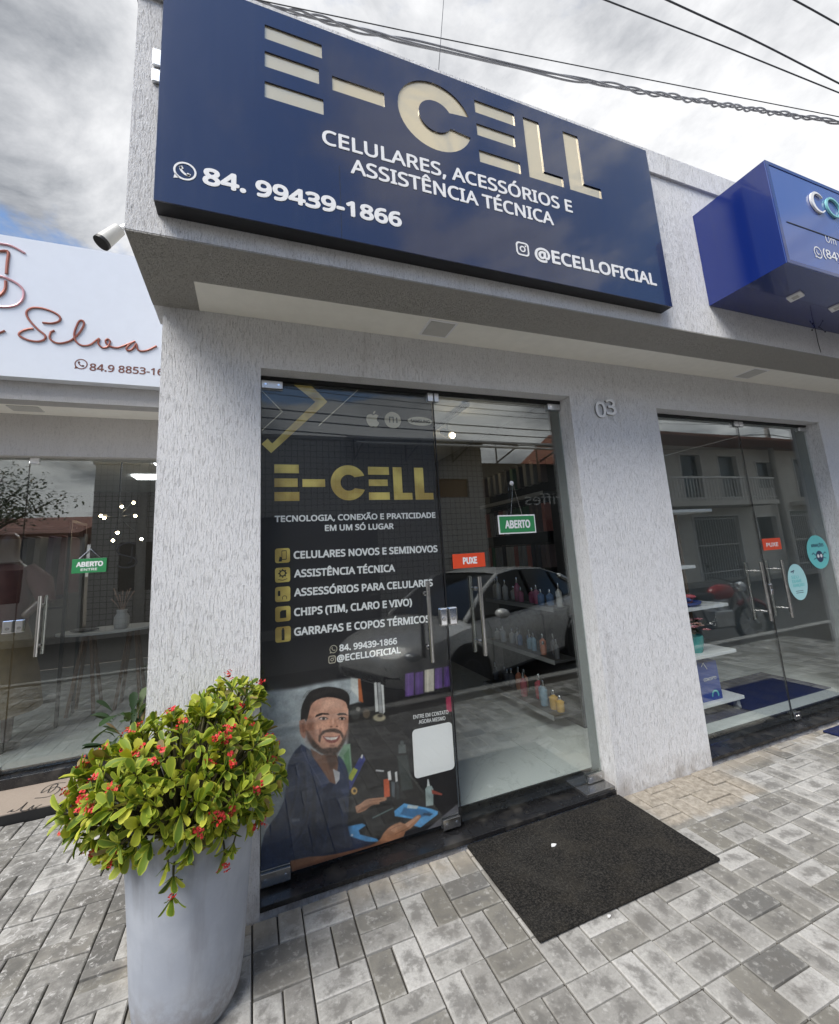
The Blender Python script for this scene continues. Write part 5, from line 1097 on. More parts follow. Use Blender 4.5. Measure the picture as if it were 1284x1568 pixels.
for i_, (x, y) in enumerate(((-1.45, 3.15), (-1.35, 4.6), (-0.95, 3.6))): tag(obj('ceiling_light', MB().box(x-0.16, x+0.16, y-0.16, y+0.16, 2.735, 2.748), LED), ['lit square ceiling light nearest the left shop glass', 'lit square ceiling light deeper inside the left shop', 'lit square ceiling light near the side wall of the left shop'][i_], 'ceiling light')

# security floodlight on the column side
sl = thing('security_spotlight', 'small white spotlight with black rim on the left edge of the canopy', 'spotlight', (-0.6, -0.2, 2.9))
h0, h1 = onY(182, 352, -0.25), onY(158, 370, -0.27)
obj('lamp_body', MB().tube([(h0[0], -0.25, h0[1]), (h1[0], -0.27, h1[1])], [0.026, 0.032], 20), simple('cream_metal', (0.62, 0.61, 0.57, 1), 0.4), sl, smooth=True)
d_ = Vector((h1[0]-h0[0], -0.02, h1[1]-h0[1])).normalized(); p1 = Vector((h1[0], -0.27, h1[1])); obj('rim', MB().tube([p1+d_*0.0005, p1+d_*0.014], [0.033, 0.033], 20), BLACK, sl, smooth=True)
obj('bracket', MB().tube([(h0[0]+0.01, -0.25, h0[1]+0.01), (-0.50, -0.25, h0[1]+0.04), (-0.467, -0.25, h0[1]+0.04)], 0.012, 8), CHROME, sl)

# ================================================================== CABLES
def onZp(u, v, z):
    d = _ray(u, v); p = CAMP+d*(z-CAMP[2])/d[2]; return Vector(map(float, p))
def ext(P, k=1.0):
    a = P[0]+(P[0]-P[1])*6; b = P[-1]+(P[-1]-P[-2])*3; return [a]+P+[b]
def cable(pxs, r, lab, z=5.5, mat=CABLE):
    P = smoothpts([tuple(p) for p in ext([onZp(u, v, z) for u, v in pxs])], 8); return tag(obj('overhead_cable', MB().tube(P, r, 6), mat, smooth=True), lab, 'cable')
ctr = [Vector(p) for p in smoothpts([tuple(p) for p in ext([onZp(u, v, 5.5) for u, v in [(375,0),(640,68),(900,125),(1100,160),(1278,187)]])], 60)]
tw = thing('twisted_cable', 'thick grey twisted service cable running above the shop signs', 'cable', tuple(ctr[0]))
acc = [0]
for a, b in zip(ctr[:-1], ctr[1:]): acc.append(acc[-1]+(b-a).length)
for ph in (0, 2*PI/3, 4*PI/3):
    pts = []
    for i, p in enumerate(ctr):
        t_ = (ctr[min(i+1, len(ctr)-1)]-ctr[max(i-1, 0)]).normalized(); a = t_.cross(Vector((0, 0, 1))).normalized(); b = t_.cross(a); w_ = ph+acc[i]*2*PI/(0.62+0.05*math.sin(acc[i]*1.3))
        rr = 0.014+0.008*math.sin(acc[i]*2.1+ph); pts.append(p+a*math.cos(w_)*rr+b*math.sin(w_)*rr)
    obj('strand', MB().tube(pts, 0.0078, 6), CABLEG, tw, smooth=True)
cable([(393,0),(660,56),(940,112),(1278,178)], 0.0042, 'thin black cable just above the twisted cable')
cable([(925,0),(1100,68),(1278,140)], 0.0055, 'lower of two dark cables crossing the upper right sky')
cable([(1020,0),(1150,60),(1278,125)], 0.0065, 'upper of two dark cables crossing the upper right sky')
cable([(1215,0),(1246,17),(1278,35)], 0.0060, 'short dark cable in the very corner of the sky')
pA, pB = onZp(679, 0, 5.5), Vector(CAMP + _ray(671, 112)*((-0.45-CAMP[1])/_ray(671, 112)[1])); tag(obj('guy_wire', MB().tube([pA+(pA-pB)*1.5, pA, pB], 0.0022, 5), CABLE), 'hair thin vertical wire dropping behind the top of the navy sign', 'wire')
# ================================================================== PLANTER AND SHRUB
PC = (-0.205, -0.275)
pl = thing('planter_pot', 'tall tapered pale grey round planter standing in front of the white column', 'planter', (PC[0], PC[1], 0))
obj('pot_shell', MB().lathe([(0.125, 0.002), (0.150, 0.010), (0.166, 0.04), (0.176, 0.10), (0.190, 0.30), (0.205, 0.48), (0.216, 0.600), (0.222, 0.615), (0.222, 0.632), (0.214, 0.640), (0.202, 0.634), (0.198, 0.60)], (PC[0], PC[1], 0), 64), POT, pl, smooth=True)
obj('soil', MB().lathe([(0.196, 0.590), (0.196, 0.605), (0.05, 0.612)], (PC[0], PC[1], 0), 32), SOIL, pl)
def leafgeo(L, Wd, fold=0.25, curl=0.25):
    """obovate leaf along +x, folded on its midrib; 9 verts a side"""
    T = [0.0, 0.2, 0.45, 0.70, 0.89, 1.0]; Wt = [0.10, 0.36, 0.74, 1.0, 0.90, 0.30]
    vs = []; fs = []
    for t_, w_ in zip(T, Wt):
        x = L*t_; z = -curl*L*t_*t_; hw = Wd/2*w_
        vs += [(x, -hw, z+hw*fold), (x, 0, z), (x, hw, z+hw*fold)]
    for i in range(5):
        o = i*3; fs += [(o, o+3, o+4, o+1), (o+1, o+4, o+5, o+2)]
    return vs, fs
random.seed(21)
sr = thing('flowering_shrub', 'bushy green shrub with yellowish leaves and small red flowers in the grey planter', 'shrub', (PC[0], PC[1], 0.60))
SC = Vector((PC[0]-0.03, PC[1]-0.03, 0.715))
ros = []
def inbush(d):      # outline: wide dome, lower lobe on the left, a hump at the back right
    az = math.atan2(d.y, d.x); r = 0.305+0.035*noise.noise(d*2.1+Vector((4, 1, 2)))+0.02*noise.noise(d*5)
    sz = 0.70 if d.z > 0 else 0.60
    return Vector((d.x*r*1.06, d.y*r*0.98, d.z*r*sz))
while len(ros) < 225:
    d = Vector((random.gauss(0, 1), random.gauss(0, 1), random.gauss(0.25, 0.9))).normalized()
    if d.z < -0.75: continue
    p = inbush(d)*random.uniform(0.86, 1.04); n = (d+Vector((0, 0, 0.35))).normalized() if d.z > -0.3 else (d+Vector((0, 0, -0.3))).normalized()
    c = SC+p
    if c.y > -0.02 and c.x > -0.44: continue
    if min([(c-q[0]).length for q in ros] or [1]) < 0.031: continue
    ros.append((c, n, 1.0))
SC2 = Vector((PC[0]+0.11, PC[1]+0.15, 0.875))
k = 0
while k < 34:
    d = Vector((random.gauss(0, 1), random.gauss(0, 1), abs(random.gauss(0, 1)))).normalized(); c = SC2+Vector((d.x*0.135, d.y*0.11, d.z*0.12))
    if c.y > -0.02: continue
    if min([(c-q[0]).length for q in ros] or [1]) < 0.030: k += 0.2; continue
    ros.append((c, (d+Vector((0, 0, 0.3))).normalized(), 0.8)); k += 1
for k in range(120):     # inner layer, hides the middle
    d = Vector((random.gauss(0, 1), random.gauss(0, 1), random.gauss(0.1, 0.8))).normalized(); p = inbush(d)*random.uniform(0.55, 0.86); c = SC+p
    if c.y < -0.02: ros.append((c, d, 0.95))
# drooping sprays
for u, v, yy, n_ in ((265,1352,-0.53,1),(262,1385,-0.535,1),(258,1330,-0.53,1),(285,1318,-0.52,1),(345,1310,-0.48,0),(355,1300,-0.49,0),(150,1310,-0.42,0),(165,1325,-0.43,0),(140,1290,-0.40,1),(215,1310,-0.50,1)):
    q = onY(u, v, yy); ros.append((Vector((q[0], yy, q[1])), Vector((random.uniform(-.3, .3), -0.5, -0.75)).normalized(), 0.8))
leaves = []; stems = MB(); blooms = []
for i, (c, n, sc) in enumerate(ros):
    a = n.orthogonal().normalized(); b = n.cross(a); m_ = random.randint(6, 9) if i < 259 else 6; ph = random.uniform(0, 6.28)
    base = c-n*0.02
    root = SC+Vector((0, 0, -0.16)); stems.tube([root+(base-root)*0.35, base-n*0.02, c], [0.006, 0.004, 0.003], 5, caps=False)
    for k in range(m_):
        w_ = ph+k*2.4; til = random.uniform(0.25, 1.15); dr = (a*math.cos(w_)+b*math.sin(w_))*math.sin(til)+n*math.cos(til); dr.normalize()
        L = random.uniform(0.038, 0.078)*sc; side = dr.cross(n); side = side.normalized() if side.length > 0.05 else a
        up = side.cross(dr).normalized()*1.0; rl = random.uniform(-0.5, 0.5); s2 = side*math.cos(rl)+up*math.sin(rl); u2 = dr.cross(s2)*-1
        if u2.dot(n) < 0: u2 = -u2
        leaves.append((base, dr.copy(), s2.copy(), u2.copy(), L, L*random.uniform(0.30, 0.42)))
    if i < 259 and random.random() < 0.24 or i >= len(ros)-10 and i % 4 == 0: blooms.append((c+n*0.018, n))
LV, LF = leafgeo(1.0, 0.40); leafmes = []
def margin(me):
    at = me.attributes.new('margin', 'FLOAT', 'POINT'); n = len(me.vertices); at.data.foreach_set('value', [0.0 if i % 3 == 1 else 1.0 for i in range(n)])
for fo, cu_ in ((0.2, 0.12), (0.45, 0.28), (0.3, 0.05), (0.35, 0.4)):
    v_, f_ = leafgeo(1.0, 0.40, fo, cu_); me = bpy.data.meshes.new('leaf'); me.from_pydata(v_, [], f_); margin(me); me.materials.append(LEAF); me.polygons.foreach_set('use_smooth', [True]*len(f_)); leafmes.append((me, v_, f_))
def vscore(l):
    q = l[0]+l[1]*l[4]*0.5; cp = Vector(map(float, CAMP)); out = (q-SC).normalized().dot((cp-q).normalized()); return -out*1.0-(q-SC).length*1.5
leaves.sort(key=vscore)
rest = MB()
for i, (bp, dr, sd_, up, L, Wd) in enumerate(leaves):
    me, v_, f_ = leafmes[i % 4]; M_ = Matrix((( dr.x, sd_.x, up.x, 0), (dr.y, sd_.y, up.y, 0), (dr.z, sd_.z, up.z, 0), (0, 0, 0, 1)))
    if i < 298:
        o = bpy.data.objects.new('leaf', me); COL.objects.link(o); o.parent = sr; o.location = bp-wloc(sr); o.rotation_euler = M_.to_euler(); o.scale = (L, L*Wd/L/0.40, L)
    else:
        s_ = Matrix.Diagonal((L, Wd/0.40, L, 1)); T = M_ @ s_; rest.add([tuple(T @ Vector(p)+bp) for p in v_], f_)
o = obj('leaves', rest, LEAF, sr, smooth=True); o['kind'] = 'stuff'; margin(o.data)
obj('stems', stems, STEM, sr)
# core of dead twigs and shade-grown leaves
for c, n in blooms:
    m = MB()
    for k in range(random.randint(7, 12)):
        cc = c+Vector((random.gauss(0, 0.009), random.gauss(0, 0.009), random.gauss(0, 0.007)))+n*0.006; nn = (n+Vector((random.gauss(0, .6), random.gauss(0, .6), random.gauss(0, .6)))).normalized(); a = nn.orthogonal().normalized(); b = nn.cross(a)
        for sgn in (0, 1):
            w_ = k+sgn*PI; t0 = a*math.cos(w_)+b*math.sin(w_); s0 = nn.cross(t0); r = random.uniform(0.0055, 0.0085)
            m.add([cc, cc+t0*r*0.5+s0*r*0.8+nn*r*0.4, cc+t0*r*1.2+s0*r*0.4+nn*r*0.2, cc+t0*r*1.2-s0*r*0.4+nn*r*0.2, cc+t0*r*0.5-s0*r*0.8+nn*r*0.4], [(0, 1, 2, 3, 4)])
    obj('flower', m, PETAL, sr)
# second, darker plant further back by the left shop
def frondplant(name, lab, cat, c, R, H, n, mat, L=0.14, pot=True):
    g = thing(name, lab, cat, (c[0], c[1], 0)); 
    if pot: obj('pot', MB().lathe([(0.10, 0.002), (0.14, 0.02), (0.17, 0.30), (0.165, 0.31), (0.14, 0.29)], (c[0], c[1], 0), 24), simple('dark_pot', (0.05, 0.05, 0.05, 1), 0.5), g, smooth=True)
    m = MB()
    for k in range(n):
        a = random.uniform(0, 2*PI); e_ = random.uniform(0.15, 1.3); rr = R*math.sqrt(random.random()); q = Vector((c[0]+rr*math.cos(a), c[1]+rr*math.sin(a), c[2]+H*random.random()))
        dr = Vector((math.cos(a)*math.cos(e_), math.sin(a)*math.cos(e_), math.sin(e_)*random.choice((1, 1, -0.3)))).normalized(); sd_ = dr.cross(Vector((0, 0, 1))).normalized(); up = sd_.cross(dr); l_ = L*random.uniform(0.6, 1.1)
        T = Matrix(((dr.x*l_, sd_.x*l_, up.x*l_, 0), (dr.y*l_, sd_.y*l_, up.y*l_, 0), (dr.z*l_, sd_.z*l_, up.z*l_, 0), (0, 0, 0, 1))); m.add([tuple(T @ Vector(p)+q) for p in leafmes[k % 4][1]], leafmes[k % 4][2])
    o = obj('leaves', m, mat, g, smooth=True); o['kind'] = 'stuff'
    obj('stem', MB().tube([(c[0], c[1], 0.25), (c[0]+0.02, c[1], c[2]+H*0.5)], 0.012, 6), STEM, g); return g
pp_ = onY(196, 1108, 1.12); frondplant('potted_plant', 'dark green leafy potted plant half hidden behind the white column', 'plant', (-0.70, 1.15, 0.40), 0.13, 0.22, 60, LEAFD, 0.13)

# ================================================================== THE STREET BEHIND THE CAMERA (seen in the glass)
def m_tilewall():
    t = NT('small_grey_wall_tiles'); v = t.coord('World'); g = t.N('ShaderNodeSeparateXYZ'); t.L(v, g.inputs[0])
    def line(ax, s, w): f = t.math('FRACT', t.math('MULTIPLY', g.outputs[ax], 1/s)); return t.mr(t.math('ABSOLUTE', t.math('SUBTRACT', f, 0.5)), 0.5-w, 0.5-w*0.6, 0, 1)
    L = t.math('MAXIMUM', line(0, 0.16, 0.06), line(2, 0.16, 0.06)); n = t.noise(v, 1.2, 4)
    c = t.mix(n, (0.42, 0.41, 0.40, 1), (0.55, 0.54, 0.52, 1)); c = t.mix(L, c, (0.06, 0.06, 0.06, 1)); t.bsdf(c, 0.35); return t.m
TW = m_tilewall()
FY = -9.0
tb_ = thing('tiled_building', 'low commercial building across the street faced with small grey tiles', 'building', (1.5, -10, -0.15))
def wallholes(name, x0, x1, z0, z1, holes, yf, yb, mat, par):
    m = MB(); xs = sorted({x0, x1, *[h[0] for h in holes], *[h[1] for h in holes]})
    for a, b in zip(xs[:-1], xs[1:]):
        hs = sorted([h for h in holes if h[0] < b-1e-6 and h[1] > a+1e-6], key=lambda h: h[2]); z = z0
        for h in hs:
            if h[2] > z: m.box(a, b, yb, yf, z, h[2])
            z = h[3]
        if z < z1: m.box(a, b, yb, yf, z, z1)
    return obj(name, m, mat, par)
wallholes('front_wall', -4.3, 6.6, -0.15, 4.65, [(-3.6, -2.4, 0.9, 2.3), (0.2, 3.2, -0.15, 2.6), (5.0, 6.1, 3.05, 3.6)], FY, FY-0.25, TW, tb_)
obj('side_wall', MB().box(-4.3, -4.05, -16, FY-0.251, -0.15, 4.65), TW, tb_); obj('side_wall', MB().box(6.35, 6.6, -16, FY-0.251, -0.15, 4.65), TW, tb_)
obj('roof', MB().box(-4.05, 6.35, -16, FY-0.251, 4.3, 4.5), CEIL, tb_)
obj('roof_cap', MB().box(-4.36, 6.66, FY-0.30, FY+0.06, 4.651, 4.74), KERBM, tb_)
obj('window', MB().box(-3.6, -2.4, FY-0.16, FY-0.13, 0.9, 2.3), simple('dark_window', (0.02, 0.025, 0.03, 1), 0.08), tb_); obj('window', MB().box(5.0, 6.1, FY-0.16, FY-0.13, 3.05, 3.6), simple('amber_window', (0.22, 0.12, 0.04, 1), 0.3), tb_)
obj('shutter', MB().box(0.2, 3.2, FY-0.2, FY-0.15, -0.15, 2.6), simple('grey_shutter', (0.12, 0.12, 0.125, 1), 0.5), tb_)
aw = thing('metal_awning', 'sheet metal awning on steel trusses over the shops across the street', 'awning', (7, -8.4, 4.0))
obj('roof_sheet', fixn(obj('tmp', MB().prism([(-8.95, 4.70), (-7.7, 4.30), (-7.7, 4.33), (-8.95, 4.73)], 'x', 2.4, 11.8), DARKMET)) and MB().prism([(-8.95, 4.76), (-7.7, 4.36), (-7.7, 4.39), (-8.95, 4.79)], 'x', 2.4, 11.8), simple('zinc_sheet', (0.22, 0.21, 0.20, 1), 0.5, 0.4), aw)
bpy.data.objects.remove(bpy.data.objects['tmp'])
for i in range(7):
    x = 2.6+i*1.5; obj('truss', MB().tube([(x, -8.93, 4.70), (x, -7.75, 4.34)], 0.03, 6).tube([(x, -8.93, 4.1), (x, -7.75, 4.33)], 0.025, 6).tube([(x, -8.93, 4.1), (x, -8.93, 4.7)], 0.025, 6), DARKMET, aw)
obj('front_rail', MB().tube([(2.4, -7.7, 4.26), (11.8, -7.7, 4.26)], 0.035, 8), ALU, aw)
gb_ = thing('clothing_store', 'black fronted store named Griffes across the street', 'building', (9.4, -10, -0.15))
wallholes('front_wall', 6.62, 12.2, -0.15, 4.1, [(7.2, 9.0, -0.15, 2.3), (9.6, 11.6, 0.2, 2.3)], FY-0.02, FY-0.27, simple('black_cladding', (0.012, 0.012, 0.014, 1), 0.3), gb_)
obj('window', MB().box(7.2, 9.0, FY-0.2, FY-0.17, -0.15, 2.3), MATS['dark_window'], gb_); obj('window', MB().box(9.6, 11.6, FY-0.2, FY-0.17, 0.2, 2.3), MATS['dark_window'], gb_)
m = MB(); text(m, 'Griffes', 8.05, 9.9, 2.78, 0.34, FY-0.01, 0.0, mirror=True); obj('lettering', m, WHITEP, gb_)
obj('roof', MB().box(6.62, 12.2, -16, FY-0.271, 3.9, 4.0), CEIL, gb_)
# two storey house with balconies
hs = thing('balcony_house', 'two storey cream house with balconies and terracotta eaves across the street', 'building', (19, -10, -0.15))
HWM = simple('cream_render', (0.74, 0.72, 0.68, 1), 0.85, wear=0.3, scale=2); TER = simple('terracotta_roof', (0.26, 0.09, 0.055, 1), 0.8, wear=0.5, scale=9)
x0_, x1_ = 12.25, 27.0
wins = [(13.2, 14.4, 0.7, 2.2), (15.4, 17.9, -0.15, 2.2), (19.0, 20.2, 0.8, 2.1), (21.2, 23.8, -0.15, 2.3), (13.0, 14.0, 3.1, 4.4), (15.2, 16.3, 2.9, 4.6), (17.3, 18.4, 2.9, 4.6), (19.6, 20.6, 3.3, 4.4), (22.2, 23.6, 2.9, 4.6), (24.8, 26.0, 3.3, 4.4)]
wallholes('front_wall', x0_, x1_, -0.15, 5.0, wins, FY-0.02, FY-0.27, HWM, hs)
for i, (a, b, c, d) in enumerate(wins):
    f = obj('window', MB().box(a, b, FY-0.2, FY-0.17, c, d), MATS['dark_window'], hs)
    fr = MB()
    fr.box(a-0.05, a, FY-0.0195, FY+0.02, c, d+0.05).box(b, b+0.05, FY-0.0195, FY+0.02, c, d+0.05).box(a, b, FY-0.0195, FY+0.02, d, d+0.05); obj('frame', fr, WHITE, f)
for a, b in ((15.4, 17.9), (21.2, 23.8)):
    g = MB(); n = int((b-a)/0.14)
    for k in range(n+1): g.tube([(a+0.05+k*(b-a-0.1)/n, FY-0.1, -0.15), (a+0.05+k*(b-a-0.1)/n, FY-0.1, 2.2)], 0.016, 5)
    for z in (0.1, 1.1, 2.1): g.box(a, b, FY-0.11, FY-0.09, z, z+0.035)
    obj('grille', g, WHITE, hs)
for a, b in ((12.6, 18.8), (21.4, 26.6)):
    sl_ = obj('balcony', MB().box(a, b, FY-0.018, FY+1.05, 2.52, 2.68), HWM, hs)
    r = MB()
    for k in range(int((b-a)/0.16)+1): r.tube([(a+0.03+k*0.16, FY+1.0, 2.68), (a+0.03+k*0.16, FY+1.0, 3.5)], 0.018, 5)
    r.box(a, b, FY+0.96, FY+1.04, 3.5, 3.56).box(a, b, FY+0.98, FY+1.02, 2.78, 2.81); obj('railing', r, WHITE, sl_)
obj('roof', MB().prism([(FY+1.25, 4.95), (FY+1.25, 5.05), (-12.5, 6.2), (-16, 5.0), (-16, 4.9)], 'x', x0_-0.2, x1_+0.3), TER, hs)
obj('side_wall', MB().box(x0_, x0_+0.25, -16, FY-0.271, -0.15, 4.9), HWM, hs); obj('side_wall', MB().box(x1_-0.25, x1_, -16, FY-0.271, -0.15, 4.9), HWM, hs)
# house wall left of the tree, poles, wires, tree
lh = thing('low_house', 'low pale house across the street behind the leafy tree', 'building', (-10, -10, -0.15))
wallholes('front_wall', -18, -4.45, -0.15, 2.6, [(-16, -15, 0.8, 1.9), (-13, -12, -0.15, 2.0), (-9.5, -8.2, 0.8, 1.9), (-6.8, -5.8, 0.8, 1.9)], FY, FY-0.25, HWM, lh)
for a, b, c, d in ((-16, -15, 0.8, 1.9), (-13, -12, -0.15, 2.0), (-9.5, -8.2, 0.8, 1.9), (-6.8, -5.8, 0.8, 1.9)): obj('window', MB().box(a, b, FY-0.2, FY-0.17, c, d), MATS['dark_window'], lh)
obj('roof', MB().prism([(FY+0.5, 2.5), (FY+0.5, 2.6), (-12, 3.4), (-15, 2.6)], 'x', -18.3, -4.46), TER, lh)
for i, (x, y, h) in enumerate(((20.3, -8.75, 6.6), (24.6, -8.75, 5.2), (-3.0, -8.75, 6.6), (9.0, -2.15, 0))):
    if h: 
        p = thing('utility_pole', ['grey concrete utility pole before the balcony house', 'shorter grey pole at the far end of the balcony house', 'grey concrete utility pole beside the leafy tree'][i], 'pole', (x, y, -0.15), 'utility poles across the street')
        obj('shaft', MB().tube([(x, y, -0.15), (x, y, h)], [0.14, 0.09], 14), KERBM, p, smooth=True); obj('cross_arm', MB().box(x-0.05, x+0.05, y-0.55, y+0.55, h-0.55, h-0.45), DARKMET, p)
for k, (z, dy) in enumerate(((6.15, -0.5), (6.15, 0.0), (6.15, 0.5), (5.5, 0.1), (5.25, 0.12), (4.95, 0.12))):
    P = [(-30, -8.75+dy, z+0.6)]
    for xa, xb in ((-30, -3), (-3, 20.3), (20.3, 44)):
        for t_ in np.linspace(0, 1, 9)[1:]: P.append((xa+(xb-xa)*t_, -8.75+dy, z-1.6*t_*(1-t_)*(1 if k < 3 else 0.9)))
    tag(obj('street_cable', MB().tube(P, 0.018 if k > 2 else 0.01, 5), CABLE), ['top arm cable nearest the far houses', 'middle cable of the top arm along the far poles', 'top arm cable nearest the road along the far poles', 'thick telephone cable just under the far cross arms', 'second telephone cable below the far cross arms', 'lowest telephone cable along the far poles'][k], 'cable', 'cables strung along the far side of the street')
tr_ = thing('leafy_tree', 'open crowned small leafed street tree across the road', 'tree', (-6.6, -8.0, -0.15))
obj('trunk', MB().tube([(-6.6, -8.0, -0.3), (-6.55, -8.0, 1.2), (-6.7, -8.05, 2.2)], [0.15, 0.12, 0.10], 10), BARK, tr_, smooth=True)
m = MB(); br = MB()
for k in range(26):
    a = random.uniform(0, 2*PI); e_ = random.uniform(0.1, 1.2); r = random.uniform(1.0, 2.1); q = Vector((-6.7+math.cos(a)*math.cos(e_)*r*1.1, -8.05+math.sin(a)*math.cos(e_)*r*0.7, 2.6+math.sin(e_)*r*0.85))
    br.tube([(-6.7, -8.05, 2.15), ((q.x-6.7)/2, (q.y-8.05)/2, (q.z+2.3)/2), tuple(q)], [0.05, 0.03, 0.01], 5)
    for j in range(150):
        p = q+Vector((random.gauss(0, 0.3), random.gauss(0, 0.3), random.gauss(0, 0.2))); dr = Vector((random.gauss(0, 1), random.gauss(0, 1), random.gauss(0, 0.6))).normalized(); s_ = dr.cross(Vector((random.random(), random.random(), 1))).normalized()*0.028
        m.add([p, p+dr*0.05-s_, p+dr*0.11, p+dr*0.05+s_], [(0, 1, 2, 3)])
obj('branches', br, BARK, tr_); o = obj('foliage', m, LEAFT, tr_); o['kind'] = 'stuff'

# ---- parked silver car -----------------------------------------------------
SILV = simple('silver_car_paint', (0.82, 0.81, 0.79, 1), 0.28, 0.15, coat=0.8, wear=0.03); CGL = simple('car_glass', (0.012, 0.014, 0.016, 1), 0.04); TYRE = simple('tyre_rubber', (0.02, 0.02, 0.02, 1), 0.85); TRIM = simple('car_black_trim', (0.015, 0.015, 0.016, 1), 0.5)
RIM = simple('dark_alloy', (0.18, 0.18, 0.185, 1), 0.3, 0.9); HLG = simple('headlight_glass', (0.55, 0.57, 0.6, 1), 0.08, 0.3); RLG = simple('tail_light', (0.35, 0.01, 0.01, 1), 0.15)
th_ = R_(157); fw = Vector((math.cos(th_), math.sin(th_), 0)); lf = Vector((-math.sin(th_), math.cos(th_), 0)); near = Vector((2.30, -2.38, ROAD_Z)); cc_ = near-fw*1.30+lf*0.76
car = thing('parked_car', 'silver saloon car parked at an angle beside the kerb', 'car', tuple(cc_), None, th_)
def lo(name, mb, mat, par, **k): return obj(name, mb, mat, par, local=True, **k)
ST = [(-2.22, 0.42, 0.80, 0.60), (-2.12, 0.30, 1.00, 0.76), (-1.9, 0.24, 1.04, 0.84), (-1.65, 0.22, 1.03, 0.87), (-1.3, 0.22, 1.00, 0.885), (-0.9, 0.20, 0.97, 0.89), (0, 0.19, 0.95, 0.89), (0.7, 0.20, 0.94, 0.885), (1.0, 0.22, 0.93, 0.88), (1.3, 0.22, 0.90, 0.87), (1.65, 0.24, 0.84, 0.84), (1.95, 0.26, 0.76, 0.76), (2.12, 0.32, 0.64, 0.60), (2.18, 0.40, 0.55, 0.42)]
vs = []; fs = []; 
for (x, zb, zt, w_) in ST:
    sec = [(-w_*0.80, zb), (-w_*0.97, zb+0.08), (-w_, (zb+zt)*0.48), (-w_*0.985, zt-0.16), (-w_*0.93, zt-0.05), (-w_*0.80, zt), (-w_*0.4, zt+0.03), (0, zt+0.04)]
    sec = sec+[(-y, z) for y, z in reversed(sec[:-1])]; vs += [(x, y, z) for y, z in sec]
NS = 15
for i in range(len(ST)-1):
    for k in range(NS-1): fs.append((i*NS+k, (i+1)*NS+k, (i+1)*NS+k+1, i*NS+k+1))
    fs.append((i*NS+NS-1, (i+1)*NS+NS-1, (i+1)*NS, i*NS))
fs += [tuple(range(NS)), tuple(range((len(ST)-1)*NS+NS-1, (len(ST)-1)*NS-1, -1))]
m = MB(); m.add(vs, fs); fixn(lo('body', m, SILV, car, smooth=True))
GH = [(-1.95, 1.03, 1.04, .70, .66), (-1.45, 1.0, 1.30, .74, .60), (-0.95, 0.97, 1.43, .77, .575), (-0.2, 0.95, 1.465, .78, .58), (0.25, 0.94, 1.42, .78, .585), (0.7, 0.93, 1.22, .77, .63), (1.12, 0.92, 0.94, .75, .71)]
vs = []; fs = []
for (x, z0, z1, w0, w1) in GH:
    sec = [(-w0, z0-0.02), (-w1, z1), (-w1*0.6, z1+0.025), (0, z1+0.03)]; sec = sec+[(-y, z) for y, z in reversed(sec[:-1])]; vs += [(x, y, z) for y, z in sec]
for i in range(6):
    for k in range(6): fs.append((i*7+k, (i+1)*7+k, (i+1)*7+k+1, i*7+k+1))
m = MB(); m.add(vs, fs); fixn(lo('cabin_glass', m, CGL, car, smooth=True))
rf = MB(); vs = []; fs = []
for (x, z0, z1, w0, w1) in GH[1:5]:
    sec = [(-w1-0.012, z1-0.04), (-w1*0.97, z1+0.012), (-w1*0.6, z1+0.036), (0, z1+0.042)]; sec = sec+[(-y, z) for y, z in reversed(sec[:-1])]; vs += [(x, y, z) for y, z in sec]
for i in range(3):
    for k in range(6): fs.append((i*7+k, (i+1)*7+k, (i+1)*7+k+1, i*7+k+1))
rf.add(vs, fs); fixn(lo('roof', rf, SILV, car, smooth=True))
